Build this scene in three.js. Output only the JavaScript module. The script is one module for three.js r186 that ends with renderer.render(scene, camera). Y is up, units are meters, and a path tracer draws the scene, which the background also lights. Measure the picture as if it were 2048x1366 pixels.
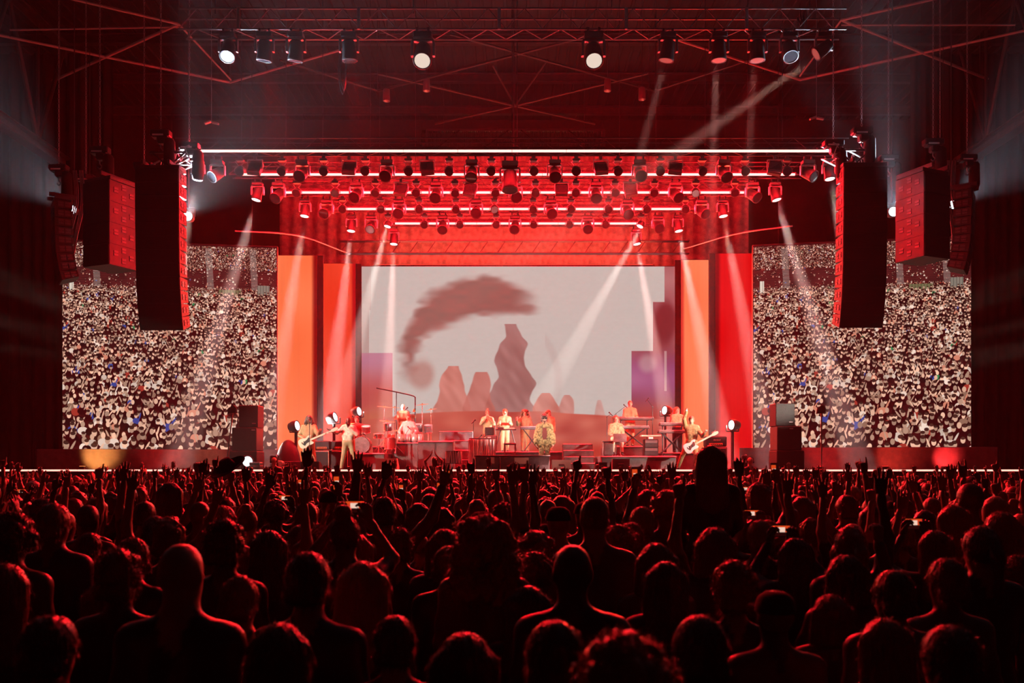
import * as THREE from 'three';
import { mergeGeometries } from 'three/addons/utils/BufferGeometryUtils.js';
import { RectAreaLightUniformsLib } from 'three/addons/lights/RectAreaLightUniformsLib.js';

// ------------------------------------------------------------------ camera, haze, exposure
RectAreaLightUniformsLib.init();
const scene = new THREE.Scene();
scene.background = new THREE.Color(0, 0, 0);
const EYE = 2.1, F = 1750, HORIZON = 932;
const camera = new THREE.PerspectiveCamera(2 * Math.atan(683 / F) * 180 / Math.PI, 2048 / 1366, 0.1, 200);
camera.position.set(0, EYE, 0);
camera.setViewOffset(2048, 1366, 0, 683 - HORIZON, 2048, 1366);   // a lens shifted upwards: verticals stay upright
camera.focus = 27;
camera.userData.fStop = 2.8;
const renderer = new THREE.WebGLRenderer();
renderer.toneMapping = THREE.LinearToneMapping;
renderer.toneMappingExposure = 1;
renderer.shadowMap.enabled = true;
scene.fog = new THREE.FogExp2(new THREE.Color(1, 0.93, 0.9), 0.0007);   // the smoke machines' even haze

// levels of the lamps that light the place (one line each, so that they are tuned here)
const LEVEL = {
  barFront: 68, barBack: 42, screenTop: 18, endBeam: 170000, innerBeam: 105000, topBeam: 56000, sideWhite: 2800, floorWhite: 190, column: 52, frontWash: 1300,
  skirt: 16, follow: 1000, lip: 10, panel: 1.0, centre: 0.74, side: 1.05,
};
const RED = [1, 0.006, 0.014], WHITE = [1, 0.93, 0.86], COOL = [0.62, 0.8, 1.0];

// ------------------------------------------------------------------ helpers
function rng(seed) { let a = seed >>> 0; return () => { a = (a + 0x6D2B79F5) | 0; let t = Math.imul(a ^ (a >>> 15), 1 | a); t = (t + Math.imul(t ^ (t >>> 7), 61 | t)) ^ t; return ((t ^ (t >>> 14)) >>> 0) / 4294967296; }; }
const V = (x, y, z) => new THREE.Vector3(x, y, z);
const C = (r, g, b) => new THREE.Color().setRGB(r, g, b);
const X = (px, D) => (px - 1024) / F * D, Y = (py, D) => EYE - (py - HORIZON) / F * D;
const P = (px, py, D) => V(X(px, D), Y(py, D), -D);          // where a thing seen at that spot stands, D metres away
const lerp = (a, b, t) => a + (b - a) * t, clamp = (x, a, b) => Math.min(b, Math.max(a, x));
const names = new Map();
function numbered(n) { const k = names.get(n) ?? 0; names.set(n, k + 1); return k ? n + '_' + String(k).padStart(3, '0') : n; }
function tag(o, label, category, group, kind) {
  if (label) o.userData.label = label;
  if (category) o.userData.category = category;
  if (group) o.userData.group = group;
  if (kind) o.userData.kind = kind;
  return o;
}
function thing(name, label, category, pos = [0, 0, 0], turn = 0, group) {
  const o = new THREE.Group(); o.name = numbered(name); scene.add(o);
  o.position.set(pos.x ?? pos[0], pos.y ?? pos[1], pos.z ?? pos[2]); o.rotation.y = turn;
  return tag(o, label, category, group);
}
function part(name, geo, mat, parent) {
  const g = Array.isArray(geo) ? join(geo) : geo;
  const m = new THREE.Mesh(g, mat); m.name = name; parent.add(m); return m;
}
function solo(name, geo, mat, label, category, group) { const m = part(numbered(name), geo, mat, scene); return tag(m, label, category, group); }
function struct(name, geo, mat, label, parent = scene) { const m = part(parent === scene ? numbered(name) : name, geo, mat, parent); return tag(m, label, null, null, 'structure'); }
function copyOf(root, pos, turn, label, group) {
  const r = root.clone(); r.name = numbered(root.name.replace(/_\d{3}$/, '')); scene.add(r);
  r.userData = { ...root.userData }; r.position.set(pos.x ?? pos[0], pos.y ?? pos[1], pos.z ?? pos[2]); r.rotation.set(0, turn, 0);
  if (label) r.userData.label = label;
  if (group) r.userData.group = group;
  return r;
}
function join(list) {
  const prepared = list.map((g) => { const q = g.index ? g.toNonIndexed() : g; for (const k of Object.keys(q.attributes)) if (!['position', 'normal', 'uv'].includes(k)) q.deleteAttribute(k); if (!q.attributes.uv) q.setAttribute('uv', new THREE.BufferAttribute(new Float32Array(q.attributes.position.count * 2), 2)); return q; });
  return mergeGeometries(prepared);
}
const at = (g, x = 0, y = 0, z = 0, rx = 0, ry = 0, rz = 0) => { g.applyMatrix4(new THREE.Matrix4().compose(V(x, y, z), new THREE.Quaternion().setFromEuler(new THREE.Euler(rx, ry, rz)), V(1, 1, 1))); return g; };
// a box with chamfered edges, uv in metres
function box(w, h, d, x = 0, y = 0, z = 0, c = 0.012, rx = 0, ry = 0, rz = 0) {
  c = Math.min(c, w * 0.3, h * 0.3, d * 0.3);
  const hw = w / 2, hh = h / 2, hd = d / 2, pos = [], nor = [], uv = [];
  const tri = (a, b, e, n) => { for (const p of [a, b, e]) { pos.push(...p); nor.push(...n); uv.push(Math.abs(n[0]) > 0.7 ? p[2] : p[0], Math.abs(n[1]) > 0.7 ? p[2] : p[1]); } };
  const quad = (a, b, e, f) => {
    const u = [b[0] - a[0], b[1] - a[1], b[2] - a[2]], v = [f[0] - a[0], f[1] - a[1], f[2] - a[2]];
    let n = [u[1] * v[2] - u[2] * v[1], u[2] * v[0] - u[0] * v[2], u[0] * v[1] - u[1] * v[0]]; const l = Math.hypot(...n) || 1; n = n.map((q) => q / l);
    const m = [0, 1, 2].map((k) => a[k] + b[k] + e[k] + f[k]);
    if (m[0] * n[0] + m[1] * n[1] + m[2] * n[2] < 0) { n = n.map((q) => -q); tri(a, f, e, n); tri(a, e, b, n); } else { tri(a, b, e, n); tri(a, e, f, n); }
  };
  for (const s of [-1, 1]) {
    quad([s * hw, -hh + c, -hd + c], [s * hw, hh - c, -hd + c], [s * hw, hh - c, hd - c], [s * hw, -hh + c, hd - c]);
    quad([-hw + c, s * hh, -hd + c], [hw - c, s * hh, -hd + c], [hw - c, s * hh, hd - c], [-hw + c, s * hh, hd - c]);
    quad([-hw + c, -hh + c, s * hd], [hw - c, -hh + c, s * hd], [hw - c, hh - c, s * hd], [-hw + c, hh - c, s * hd]);
    for (const t of [-1, 1]) {
      quad([s * hw, t * (hh - c), -hd + c], [s * (hw - c), t * hh, -hd + c], [s * (hw - c), t * hh, hd - c], [s * hw, t * (hh - c), hd - c]);
      quad([s * hw, -hh + c, t * (hd - c)], [s * (hw - c), -hh + c, t * hd], [s * (hw - c), hh - c, t * hd], [s * hw, hh - c, t * (hd - c)]);
      quad([-hw + c, s * hh, t * (hd - c)], [-hw + c, s * (hh - c), t * hd], [hw - c, s * (hh - c), t * hd], [hw - c, s * hh, t * (hd - c)]);
    }
  }
  const g = new THREE.BufferGeometry();
  g.setAttribute('position', new THREE.Float32BufferAttribute(pos, 3)); g.setAttribute('normal', new THREE.Float32BufferAttribute(nor, 3)); g.setAttribute('uv', new THREE.Float32BufferAttribute(uv, 2));
  return at(g, x, y, z, rx, ry, rz);
}
// a bar between two points
function bar(a, b, r = 0.02, sides = 6, r2 = r) {
  const d = b.clone().sub(a), g = new THREE.CylinderGeometry(r2, r, d.length(), sides, 1);
  g.applyQuaternion(new THREE.Quaternion().setFromUnitVectors(V(0, 1, 0), d.normalize())); g.translate((a.x + b.x) / 2, (a.y + b.y) / 2, (a.z + b.z) / 2);
  return g;
}
const tube = (pts, r = 0.01, seg = 24, sides = 6, closed = false) => new THREE.TubeGeometry(new THREE.CatmullRomCurve3(pts.map((p) => Array.isArray(p) ? V(...p) : p), closed), seg, r, sides, closed);
const cyl = (r1, r2, h, x = 0, y = 0, z = 0, sides = 20, rx = 0, rz = 0) => at(new THREE.CylinderGeometry(r1, r2, h, sides), x, y, z, rx, 0, rz);
const lathe = (pts, sides = 24) => new THREE.LatheGeometry(pts.map((p) => new THREE.Vector2(...p)), sides);
const ball = (r, x = 0, y = 0, z = 0, sx = 1, sy = 1, sz = 1, n = 12) => { const g = new THREE.SphereGeometry(r, n, Math.max(6, n * 0.7 | 0)); g.scale(sx, sy, sz); g.translate(x, y, z); return g; };
function outline(pts, depth, bevel = 0.01) {
  const s = new THREE.Shape(pts.map((p) => new THREE.Vector2(...p)));
  return new THREE.ExtrudeGeometry(s, { depth, bevelEnabled: bevel > 0, bevelSize: bevel, bevelThickness: bevel, bevelSegments: 1, curveSegments: 8 });
}
function curved(pts, depth, bevel = 0.01, n = 40) {             // closed smooth outline
  const c = new THREE.CatmullRomCurve3(pts.map((p) => V(p[0], p[1], 0)), true).getPoints(n);
  return outline(c.slice(0, -1).map((p) => [p.x, p.y]), depth, bevel);
}

// ------------------------------------------------------------------ noise and textures
function hash2(x, y, s) { let h = Math.imul(x, 374761393) + Math.imul(y, 668265263) + Math.imul(s, 1442695041) | 0; h = Math.imul(h ^ (h >>> 13), 1274126177); return ((h ^ (h >>> 16)) >>> 0) / 4294967296; }
function vnoise(x, y, s = 1, wrap = 0) {
  const ix = Math.floor(x), iy = Math.floor(y), fx = x - ix, fy = y - iy, u = fx * fx * (3 - 2 * fx), v = fy * fy * (3 - 2 * fy), w = (k) => wrap ? ((k % wrap) + wrap) % wrap : k;
  return lerp(lerp(hash2(w(ix), w(iy), s), hash2(w(ix + 1), w(iy), s), u), lerp(hash2(w(ix), w(iy + 1), s), hash2(w(ix + 1), w(iy + 1), s), u), v);
}
function picture(w, h, fn, srgb = true, repeat = false) {      // fn(u, v from the top) -> [r, g, b] in 0..1
  const d = new Uint8Array(w * h * 4);
  for (let j = 0; j < h; j++) for (let i = 0; i < w; i++) { const c = fn((i + 0.5) / w, 1 - (j + 0.5) / h, i, j), o = (j * w + i) * 4; for (let k = 0; k < 3; k++) d[o + k] = clamp(c[k] ?? c[0], 0, 1) * 255; d[o + 3] = 255; }
  const t = new THREE.DataTexture(d, w, h); t.magFilter = THREE.LinearFilter; t.minFilter = THREE.LinearMipmapLinearFilter; t.colorSpace = srgb ? THREE.SRGBColorSpace : THREE.NoColorSpace;
  if (repeat) t.wrapS = t.wrapT = THREE.RepeatWrapping; t.needsUpdate = true; return t;
}
const grainTex = picture(128, 128, (u, v) => { const n = 0.55 * vnoise(u * 8, v * 8, 3, 8) + 0.3 * vnoise(u * 32, v * 32, 4, 32) + 0.15 * vnoise(u * 64, v * 64, 5, 64); return [0.6 + 0.4 * n]; }, true, true);
const grainBump = picture(128, 128, (u, v) => [0.5 * vnoise(u * 32, v * 32, 7, 32) + 0.5 * vnoise(u * 64, v * 64, 8, 64)], false, true);

const std = (r, g, b, rough = 0.7, metal = 0, extra = {}) => new THREE.MeshStandardMaterial({ color: C(r, g, b), roughness: rough, metalness: metal, ...extra });
const phys = (r, g, b, rough, extra = {}) => new THREE.MeshPhysicalMaterial({ color: C(r, g, b), roughness: rough, ...extra });
const glow = (r, g, b, k = 1) => new THREE.MeshStandardMaterial({ color: C(0.02, 0.02, 0.02), roughness: 0.5, emissive: C(r, g, b), emissiveIntensity: k });
const M = {
  black: std(0.022, 0.022, 0.023, 0.55), blackMatte: std(0.012, 0.012, 0.012, 0.95, 0, { map: grainTex }), grille: std(0.008, 0.008, 0.008, 0.75, 0, { bumpMap: grainBump, bumpScale: 0.003 }),
  cabinet: std(0.012, 0.012, 0.012, 0.6, 0, { map: grainTex }), handle: std(0.05, 0.05, 0.05, 0.5), steel: std(0.32, 0.32, 0.33, 0.35, 0.9), alu: std(0.5, 0.5, 0.5, 0.32, 0.95), truss: std(0.16, 0.16, 0.165, 0.4, 0.85), darkSteel: std(0.06, 0.06, 0.065, 0.45, 0.7),
  paintedLitSteel: std(0.5, 0.46, 0.42, 0.45, 0, { map: grainTex }), roofSteel: std(0.03, 0.027, 0.025, 0.5, 0.2, { map: grainTex }), deck: std(0.005, 0.005, 0.005, 0.8, 0, { map: grainTex }), drape: std(0.2, 0.18, 0.18, 0.95, 0, { map: grainTex }), blackDrape: std(0.004, 0.004, 0.004, 0.95, 0, { map: grainTex }),  // outer bracing steel: lamplight on it is painted in as a paler colour
  wall: std(0.006, 0.006, 0.006, 0.9, 0, { map: grainTex }), concrete: std(0.045, 0.043, 0.042, 0.85, 0, { map: grainTex }), stage: std(0.03, 0.03, 0.03, 0.5, 0, { map: grainTex }), riser: std(0.15, 0.13, 0.13, 0.6, 0, { map: grainTex }),
  tinsel: std(0.75, 0.74, 0.72, 0.3, 0.45), skirt: std(0.06, 0.055, 0.055, 0.9, 0, { map: grainTex }), white: std(0.75, 0.74, 0.72, 0.5), cream: std(0.62, 0.56, 0.42, 0.4), wood: std(0.28, 0.13, 0.05, 0.45, 0, { map: grainTex }), chrome: std(0.8, 0.8, 0.8, 0.12, 1), brass: std(0.78, 0.52, 0.2, 0.28, 1), cable: std(0.015, 0.015, 0.015, 0.6),
  lensOff: phys(0.03, 0.03, 0.035, 0.12, { clearcoat: 1 }), lensWhite: glow(1, 0.9, 0.85, 5), lensPink: glow(1, 0.75, 0.7, 4), lensCool: glow(0.85, 0.95, 1, 4), lensSoft: glow(1, 0.82, 0.68, 0.8), lensDim: glow(1, 0.5, 0.4, 0.12),
};
function spot(pos, target, color, intensity, deg, penumbra = 0.4, soft = 3, parent = scene) {
  const l = new THREE.SpotLight(C(...color), intensity, 0, deg * Math.PI / 180, penumbra, 2); l.name = 'spot'; l.position.copy(pos); l.target.position.copy(target); l.shadow.radius = soft; l.castShadow = true;
  parent.add(l); scene.add(l.target); return l;
}
function panelLight(center, normal, w, h, color, intensity) {
  const l = new THREE.RectAreaLight(C(...color), intensity, w, h); l.name = 'panel'; l.position.copy(center); l.lookAt(center.clone().add(normal)); scene.add(l); return l;
}

// ------------------------------------------------------------------ the hall
struct('floor', box(52, 0.3, 84, 0, -0.15, -9, 0.01), M.concrete, 'dark concrete arena floor under the crowd');
struct('wall_left', box(0.4, 22, 84, -25, 11, -9, 0.01), M.wall, 'dark side wall of the arena on the left');
struct('wall_right', box(0.4, 22, 84, 25, 11, -9, 0.01), M.wall, 'dark side wall of the arena on the right');
struct('wall_front', box(52, 22, 0.4, 0, 11, 32.5, 0.01), M.wall, 'dark wall behind the audience');
const wallBack = struct('wall_back', [box(20.6, 22, 0.4, -15.5, 11, -50.5, 0.01), box(20.6, 22, 0.4, 15.5, 11, -50.5, 0.01), box(10.4, 20.2, 0.4, 0, 10.1, -50.5, 0.01), box(10.4, 0.6, 0.4, 0, 21.7, -50.5, 0.01)], M.wall, 'dark back wall of the arena behind the stage');
// ceiling: a corrugated deck whose ribs run away from the stage front
const ceiling = struct('ceiling', box(52, 0.3, 84, 0, 22.15, -9, 0.01), M.deck, 'dark corrugated roof deck of the arena');
const ribGeo = box(0.14, 0.12, 62, 0, 0, 0, 0.02);
for (let i = 0; i < 96; i++) { const m = part('deck_rib', ribGeo, M.deck, ceiling); m.position.set(-23.8 + i * 0.5, 21.95, -19); }

// the slatted vent high in the back wall, work light glimmering through from behind
{
  const t = thing('slatted_vent', 'orange-lit slatted vent high on the back wall above the light bars', 'vent', [0.2, 20.2, -50.25]);
  part('frame', [box(10.2, 0.12, 0.2, 0, 0.06, 0), box(10.2, 0.12, 0.2, 0, 1.18, 0), box(0.12, 1.1, 0.2, -5.1, 0.62, 0), box(0.12, 1.1, 0.2, 5.1, 0.62, 0)], M.darkSteel, t);
  const r = rng(5), sg = [0.05, 0.07, 0.09].map((w) => box(w, 1.05, 0.03, 0, 0, 0, 0.004));
  for (let i = 0; i < 88; i++) { const m = part('slat', sg[(r() * 3) | 0], M.roofSteel, t); m.position.set(-5 + i * 0.1145 + (r() - 0.5) * 0.03, 0.62, (r() - 0.5) * 0.06); m.rotation.y = (r() - 0.5) * 1.1; }
  for (const [a, b] of [[-4.6, -3.2], [-1.9, -0.4], [1.6, 0.3], [4.4, 3]]) part('brace', bar(V(a, 0.05, 0.12), V(b, 1.15, 0.12), 0.035), M.blackMatte, t);
  const lamp = thing('work_light_tube', 'warm work light tube glimmering behind the slatted vent', 'lamp', [0.2, 20.6, -51.4]);
  part('tube', box(8.6, 0.12, 0.12, 0, 0, 0, 0.03), glow(1, 0.45, 0.2, 1.6), lamp);
  struct('wall_recess', [box(10.6, 2.6, 0.2, 0, 20.8, -52.2), box(10.6, 0.2, 1.6, 0, 19.5, -51.4), box(10.6, 0.2, 1.6, 0, 22.2, -51.4), box(0.2, 2.6, 1.6, -5.3, 20.8, -51.4), box(0.2, 2.6, 1.6, 5.3, 20.8, -51.4)], M.concrete, 'shallow plant room behind the slatted vent');
  panelLight(V(0.2, 20.6, -51.3), V(0, 0, 1), 8.6, 0.12, [1, 0.4, 0.18], 2.2);
}

// roof bracing: rods in a flat plane under the deck, seen as crossing lines
{
  const H = 16.6, at3 = (px, py) => { const D = H * F / (HORIZON - py); return V(X(px, D), EYE + H, -D); };
  const rods = [
    ['left', 357, 48, 105, 162, 0.06], ['left', -140, 42, 460, 165, 0.05], ['left', 357, 48, 120, -8, 0.05], ['left', 357, 54, 20, 60, 0.035], ['left', 357, 48, 462, 160, 0.035], ['left', 460, 165, 705, 93, 0.045],
    ['right', 1683, 40, 1975, 158, 0.06], ['right', 2190, 30, 1600, 160, 0.05], ['right', 1683, 40, 1930, -16, 0.05], ['right', 1683, 50, 2030, 50, 0.035], ['right', 1683, 40, 1600, 152, 0.035], ['right', 1600, 160, 1355, 80, 0.045],
    ['centre', 755, 147, 1030, 212, 0.05], ['centre', 1295, 147, 1030, 212, 0.05], ['centre', 755, 182, 1190, 68, 0.05], ['centre', 1310, 182, 900, 68, 0.05], ['centre', 1030, 212, 870, 248, 0.05], ['centre', 1030, 212, 1190, 248, 0.05], ['centre', 1030, 212, 985, 130, 0.04], ['centre', 1030, 212, 1095, 120, 0.04], ['centre', 1310, 182, 1500, 120, 0.045], ['centre', 755, 182, 560, 120, 0.045],
  ];
  const words = { left: 'steel roof bracing with painted-in light, crossing above the left speaker hangs', right: 'steel roof bracing with painted-in light, crossing above the right speaker hangs', centre: 'dim steel roof bracing crossing above the middle of the light bars' };
  const groups = {};
  for (const [side, a, b, c, d, r] of rods) {
    groups[side] ??= thing('roof_bracing', words[side], 'bracing', [0, 0, 0]);
    part('rod', bar(at3(a, b), at3(c, d), r, 8), side === 'centre' ? M.roofSteel : M.paintedLitSteel, groups[side]);  // outer rods carry their lit look in the colour
  }
  for (const [side, px, py] of [['left', 357, 48], ['left', 460, 165], ['left', 120, 156], ['left', 20, 74], ['right', 1683, 40], ['right', 1600, 160], ['right', 1960, 152], ['right', 2030, 66], ['centre', 1030, 212], ['centre', 755, 182], ['centre', 1310, 182]]) { const q = at3(px, py); part('hanger', bar(q, V(q.x, 22, q.z), 0.02), M.darkSteel, groups[side]); }
  // purlins above
  const pur = thing('roof_purlins', 'dark roof beams running across just below the deck', 'beam', [0, 21.6, 0]);
  for (let i = 0; i < 7; i++) { const m = part('purlin', i ? pur.children[0].geometry : [box(50, 0.06, 0.3, 0, 0.2, 0), box(50, 0.06, 0.3, 0, -0.2, 0), box(50, 0.4, 0.04, 0, 0, 0)], M.roofSteel, pur); m.position.z = -24 - i * 4; }
  // the longitudinal trusses over the outer speaker hangs
  for (const s of [-1, 1]) {
    const t = thing('roof_truss', s < 0 ? 'brown lattice roof truss running back along the left edge' : 'brown lattice roof truss running back along the right edge', 'truss', [s * 19.4, 15.2, 0]);
    part('bottom_chord', [box(0.5, 0.09, 22, 0, 0.2, -27), box(0.5, 0.09, 22, 0, -0.2, -27), box(0.08, 0.4, 22, 0, 0, -27)], M.roofSteel, t);
    part('top_chord', [box(0.4, 0.09, 22, 0, 5.2, -27), box(0.08, 0.3, 22, 0, 5, -27)], M.roofSteel, t);
    for (let i = 0; i < 5; i++) { part('web', bar(V(0, 0.2, -19 - i * 4.2), V(0, 5, -21.1 - i * 4.2), 0.09, 8), M.roofSteel, t); part('web', bar(V(0, 0.2, -19 - i * 4.2), V(0, 5, -19 - i * 4.2), 0.07, 8), M.roofSteel, t); part('web', bar(V(0, 0.2, -23.2 - i * 4.2), V(0, 5, -21.1 - i * 4.2), 0.09, 8), M.roofSteel, t); }
  }
}

// ------------------------------------------------------------------ stage deck
const DECK = 1.95;
const stage = struct('floor_stage', box(34.6, 0.22, 17.5, 0, DECK - 0.11, -34.75, 0.01), M.stage, 'black stage deck behind the crowd');
struct('stage_skirt', box(34.6, DECK - 0.22, 0.1, 0, (DECK - 0.22) / 2, -26.1, 0.01), M.blackDrape, 'black cloth skirt along the front of the stage');
{
  const t = thing('stage_edge_light', 'thin glowing red light strip along the whole front edge of the stage', 'light strip', [0, DECK + 0.02, -25.98]);
  const seg = box(1.42, 0.05, 0.05, 0, 0, 0, 0.01), mt = glow(1, 0.34, 0.26, 2.4);
  for (let i = 0; i < 24; i++) { const m = part('tube', seg, mt, t); m.position.x = -16.5 + i * 1.435; }
  part('rail', box(34.6, 0.05, 0.06, 0, -0.05, 0), M.darkSteel, t);
  panelLight(V(0, DECK + 0.02, -25.93), V(0, 0.25, 1), 34, 0.06, RED, LEVEL.lip);
}
// crowd barrier at the front of the pit
{
  const t = thing('crowd_barrier', 'low metal crowd barrier between the audience and the stage', 'barrier', [0, 0, -24.6]);
  for (let i = 0; i < 26; i++) { const m = part('panel', i ? t.children[0].geometry : [box(1.3, 1.05, 0.03, 0, 0.62, 0), box(1.3, 0.06, 0.16, 0, 1.15, 0.03), box(1.3, 0.03, 0.9, 0, 0.02, 0.3)], M.alu, t); m.position.x = -16.9 + i * 1.35; }
}

// ------------------------------------------------------------------ screens
const B = (x) => x;                                      // identity: content colours are display values
// the middle screen: pale wash with a dark brushed crescent and a red rocky ground (the cartoon figures are left out)
const centreTex = picture(1276, 810, (u, v) => {
  const px = 712 + u * 638, py = 533 + v * 405, n = vnoise(px / 22, py / 9, 11) - 0.5, n2 = vnoise(px / 60, py / 40, 12) - 0.5, n3 = vnoise(px / 7, py / 5, 13) - 0.5;
  let c = [0.87, 0.82, 0.79].map((q) => q + n3 * 0.012);
  const mix = (k, to) => { k = clamp(k, 0, 1); c = c.map((q, i) => lerp(q, to[i], k)); }, ss = (a, b, x) => { const t = clamp((x - a) / (b - a), 0, 1); return t * t * (3 - 2 * t); };
  // crescent brush stroke
  const dx = (px - 985) / 1.12, dy = py - 735, r = Math.hypot(dx, dy), ang = Math.atan2(-dy, -dx);
  const th = 9 + 27 * ss(0.1, 1.15, ang) * ss(2.3, 1.5, ang), mid = 150 - 8 * ss(0.4, 1.3, ang), inA = ss(-0.3, 0.25, ang) * ss(2.2, 1.8, ang);
  mix(inA * ss(th + 13, th - 11, Math.abs(r - mid + n * 12 + n2 * 14)) * 0.86, [0.6 + n * 0.1, 0.36, 0.33]);
  mix(ss(1, 0.2, Math.hypot((px - 1046) / 48, (py - 618 - (px - 1040) * 0.02) / 15) + n * 0.3) * 0.75, [0.64, 0.4, 0.37]);
  mix(ss(1, 0.3, Math.hypot((px - 845) / 34, (py - 745) / 38) + n2 * 0.7) * 0.5, [0.72, 0.42, 0.37]);
  mix(ss(1.1, 0.2, Math.abs(Math.hypot((px - 985) / 132, (py - 760) / 132) - 1) * 12) * (px > 1090 ? 0.14 : 0), [0.7, 0.5, 0.48]);
  // stepped bluish scenery at both sides
  if (px < 742 - 4 * (py > 620)) mix(0.25 + 0.3 * ss(560, 700, py), [0.72, 0.56, 0.53]);
  if (py > 706 && px < 785) mix(0.85, [lerp(0.78, 0.86, n2 + 0.5), 0.3 + 0.26 * ss(790, 715, py) + n2 * 0.2, 0.27 + 0.34 * ss(790, 715, py)]);
  const edge = py < 604 ? 1329 : py < 702 ? 1306 : 1263;
  if (px > edge) { mix(0.92, [0.68 + n2 * 0.22, 0.34 + n2 * 0.3, 0.36 + 0.16 * ss(690, 740, py) * ss(830, 760, py) + n2 * 0.26]); mix(ss(1, 0.4, Math.hypot((px - 1332) / 26, (py - 640) / 55) + n2 * 0.5) * 0.8, [0.5, 0.14, 0.16]); mix(ss(1, 0.3, Math.hypot((px - 1294) / 24, (py - 728) / 26) + n2 * 0.4) * 0.6, [0.86, 0.72, 0.7]); if (py > 702 && Math.abs(px - 1331) < 2.6 && py < 782) mix(0.8, [0.86, 0.7, 0.68]); if (py > 790) mix(ss(790, 850, py), [0.8, 0.24, 0.2]); }
  // generic boulders and a plain rock stack, then the red ground
  const rock = (cx, w, top, base, col, k) => { const t = (py - top) / (base - top); if (t > 0 && t < 1.2) { const half = w * (0.3 + 0.75 * Math.min(1, t) ** 0.8) + (vnoise(py / 16, cx, 21) - 0.5) * w * 0.22; mix(ss(half + 2, half - 2, Math.abs(px - cx - (vnoise(py / 40, cx, 22) - 0.5) * w * 0.35)) * k, col.map((q) => q + (vnoise((px - py * 0.6) / 12, py / 26, 23) - 0.5) * 0.13)); } };
  rock(1024, 46, 648, 832, [0.66, 0.42, 0.4], 0.82); rock(905, 36, 732, 836, [0.87, 0.5, 0.44], 0.85); rock(962, 34, 744, 836, [0.82, 0.46, 0.41], 0.85); rock(1090, 30, 786, 838, [0.85, 0.46, 0.4], 0.85); rock(1132, 20, 790, 838, [0.87, 0.55, 0.5], 0.8); rock(1198, 11, 800, 842, [0.88, 0.62, 0.58], 0.7);
  const ground = 832 - 9 * Math.sin((px - 760) / 150) + (px < 800 ? (800 - px) * 0.05 : 0) + n2 * 6;
  const facet = vnoise((px + py * 0.9) / 34, (py - px * 0.3) / 26, 31);
  mix(ss(ground - 1.5, ground + 1.5, py) * 0.95, [0.83 + (facet - 0.5) * 0.16, 0.36 + (facet - 0.5) * 0.2, 0.3 + (facet - 0.5) * 0.16]);
  mix(ss(872, 905, py) * 0.7, [0.84, 0.24, 0.18]);
  const line = (Math.floor(py * 2) % 6) < 1 ? 0.975 : 1;           // the rows of light points
  return c.map((q) => q * line);
});
const screenMat = (tex, k) => new THREE.MeshPhysicalMaterial({ color: C(0.002, 0.002, 0.002), roughness: 0.9, specularIntensity: 0.1, emissive: C(1, 1, 1), emissiveIntensity: k, emissiveMap: tex });
function flatScreen(w, h) { return new THREE.PlaneGeometry(w, h); }
{
  const D = 40, x0 = X(712, D), x1 = X(1350, D), y1 = Y(533, D), y0 = Y(938, D), t = thing('led_screen', 'tall pale middle screen showing a dark brushed crescent over red rocks', 'screen', [(x0 + x1) / 2, y0, -D]);
  part('housing', box(x1 - x0 + 0.06, y1 - y0 + 0.06, 0.18, 0, (y1 - y0) / 2, -0.1), M.black, t);
  const s = part('screen', flatScreen(x1 - x0, y1 - y0), screenMat(centreTex, LEVEL.centre), t); s.position.y = (y1 - y0) / 2;
  panelLight(V((x0 + x1) / 2, (y0 + y1) / 2, -D + 0.05), V(0, 0, 1), x1 - x0, y1 - y0, [1, 0.4, 0.34], 0.5);
}
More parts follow.
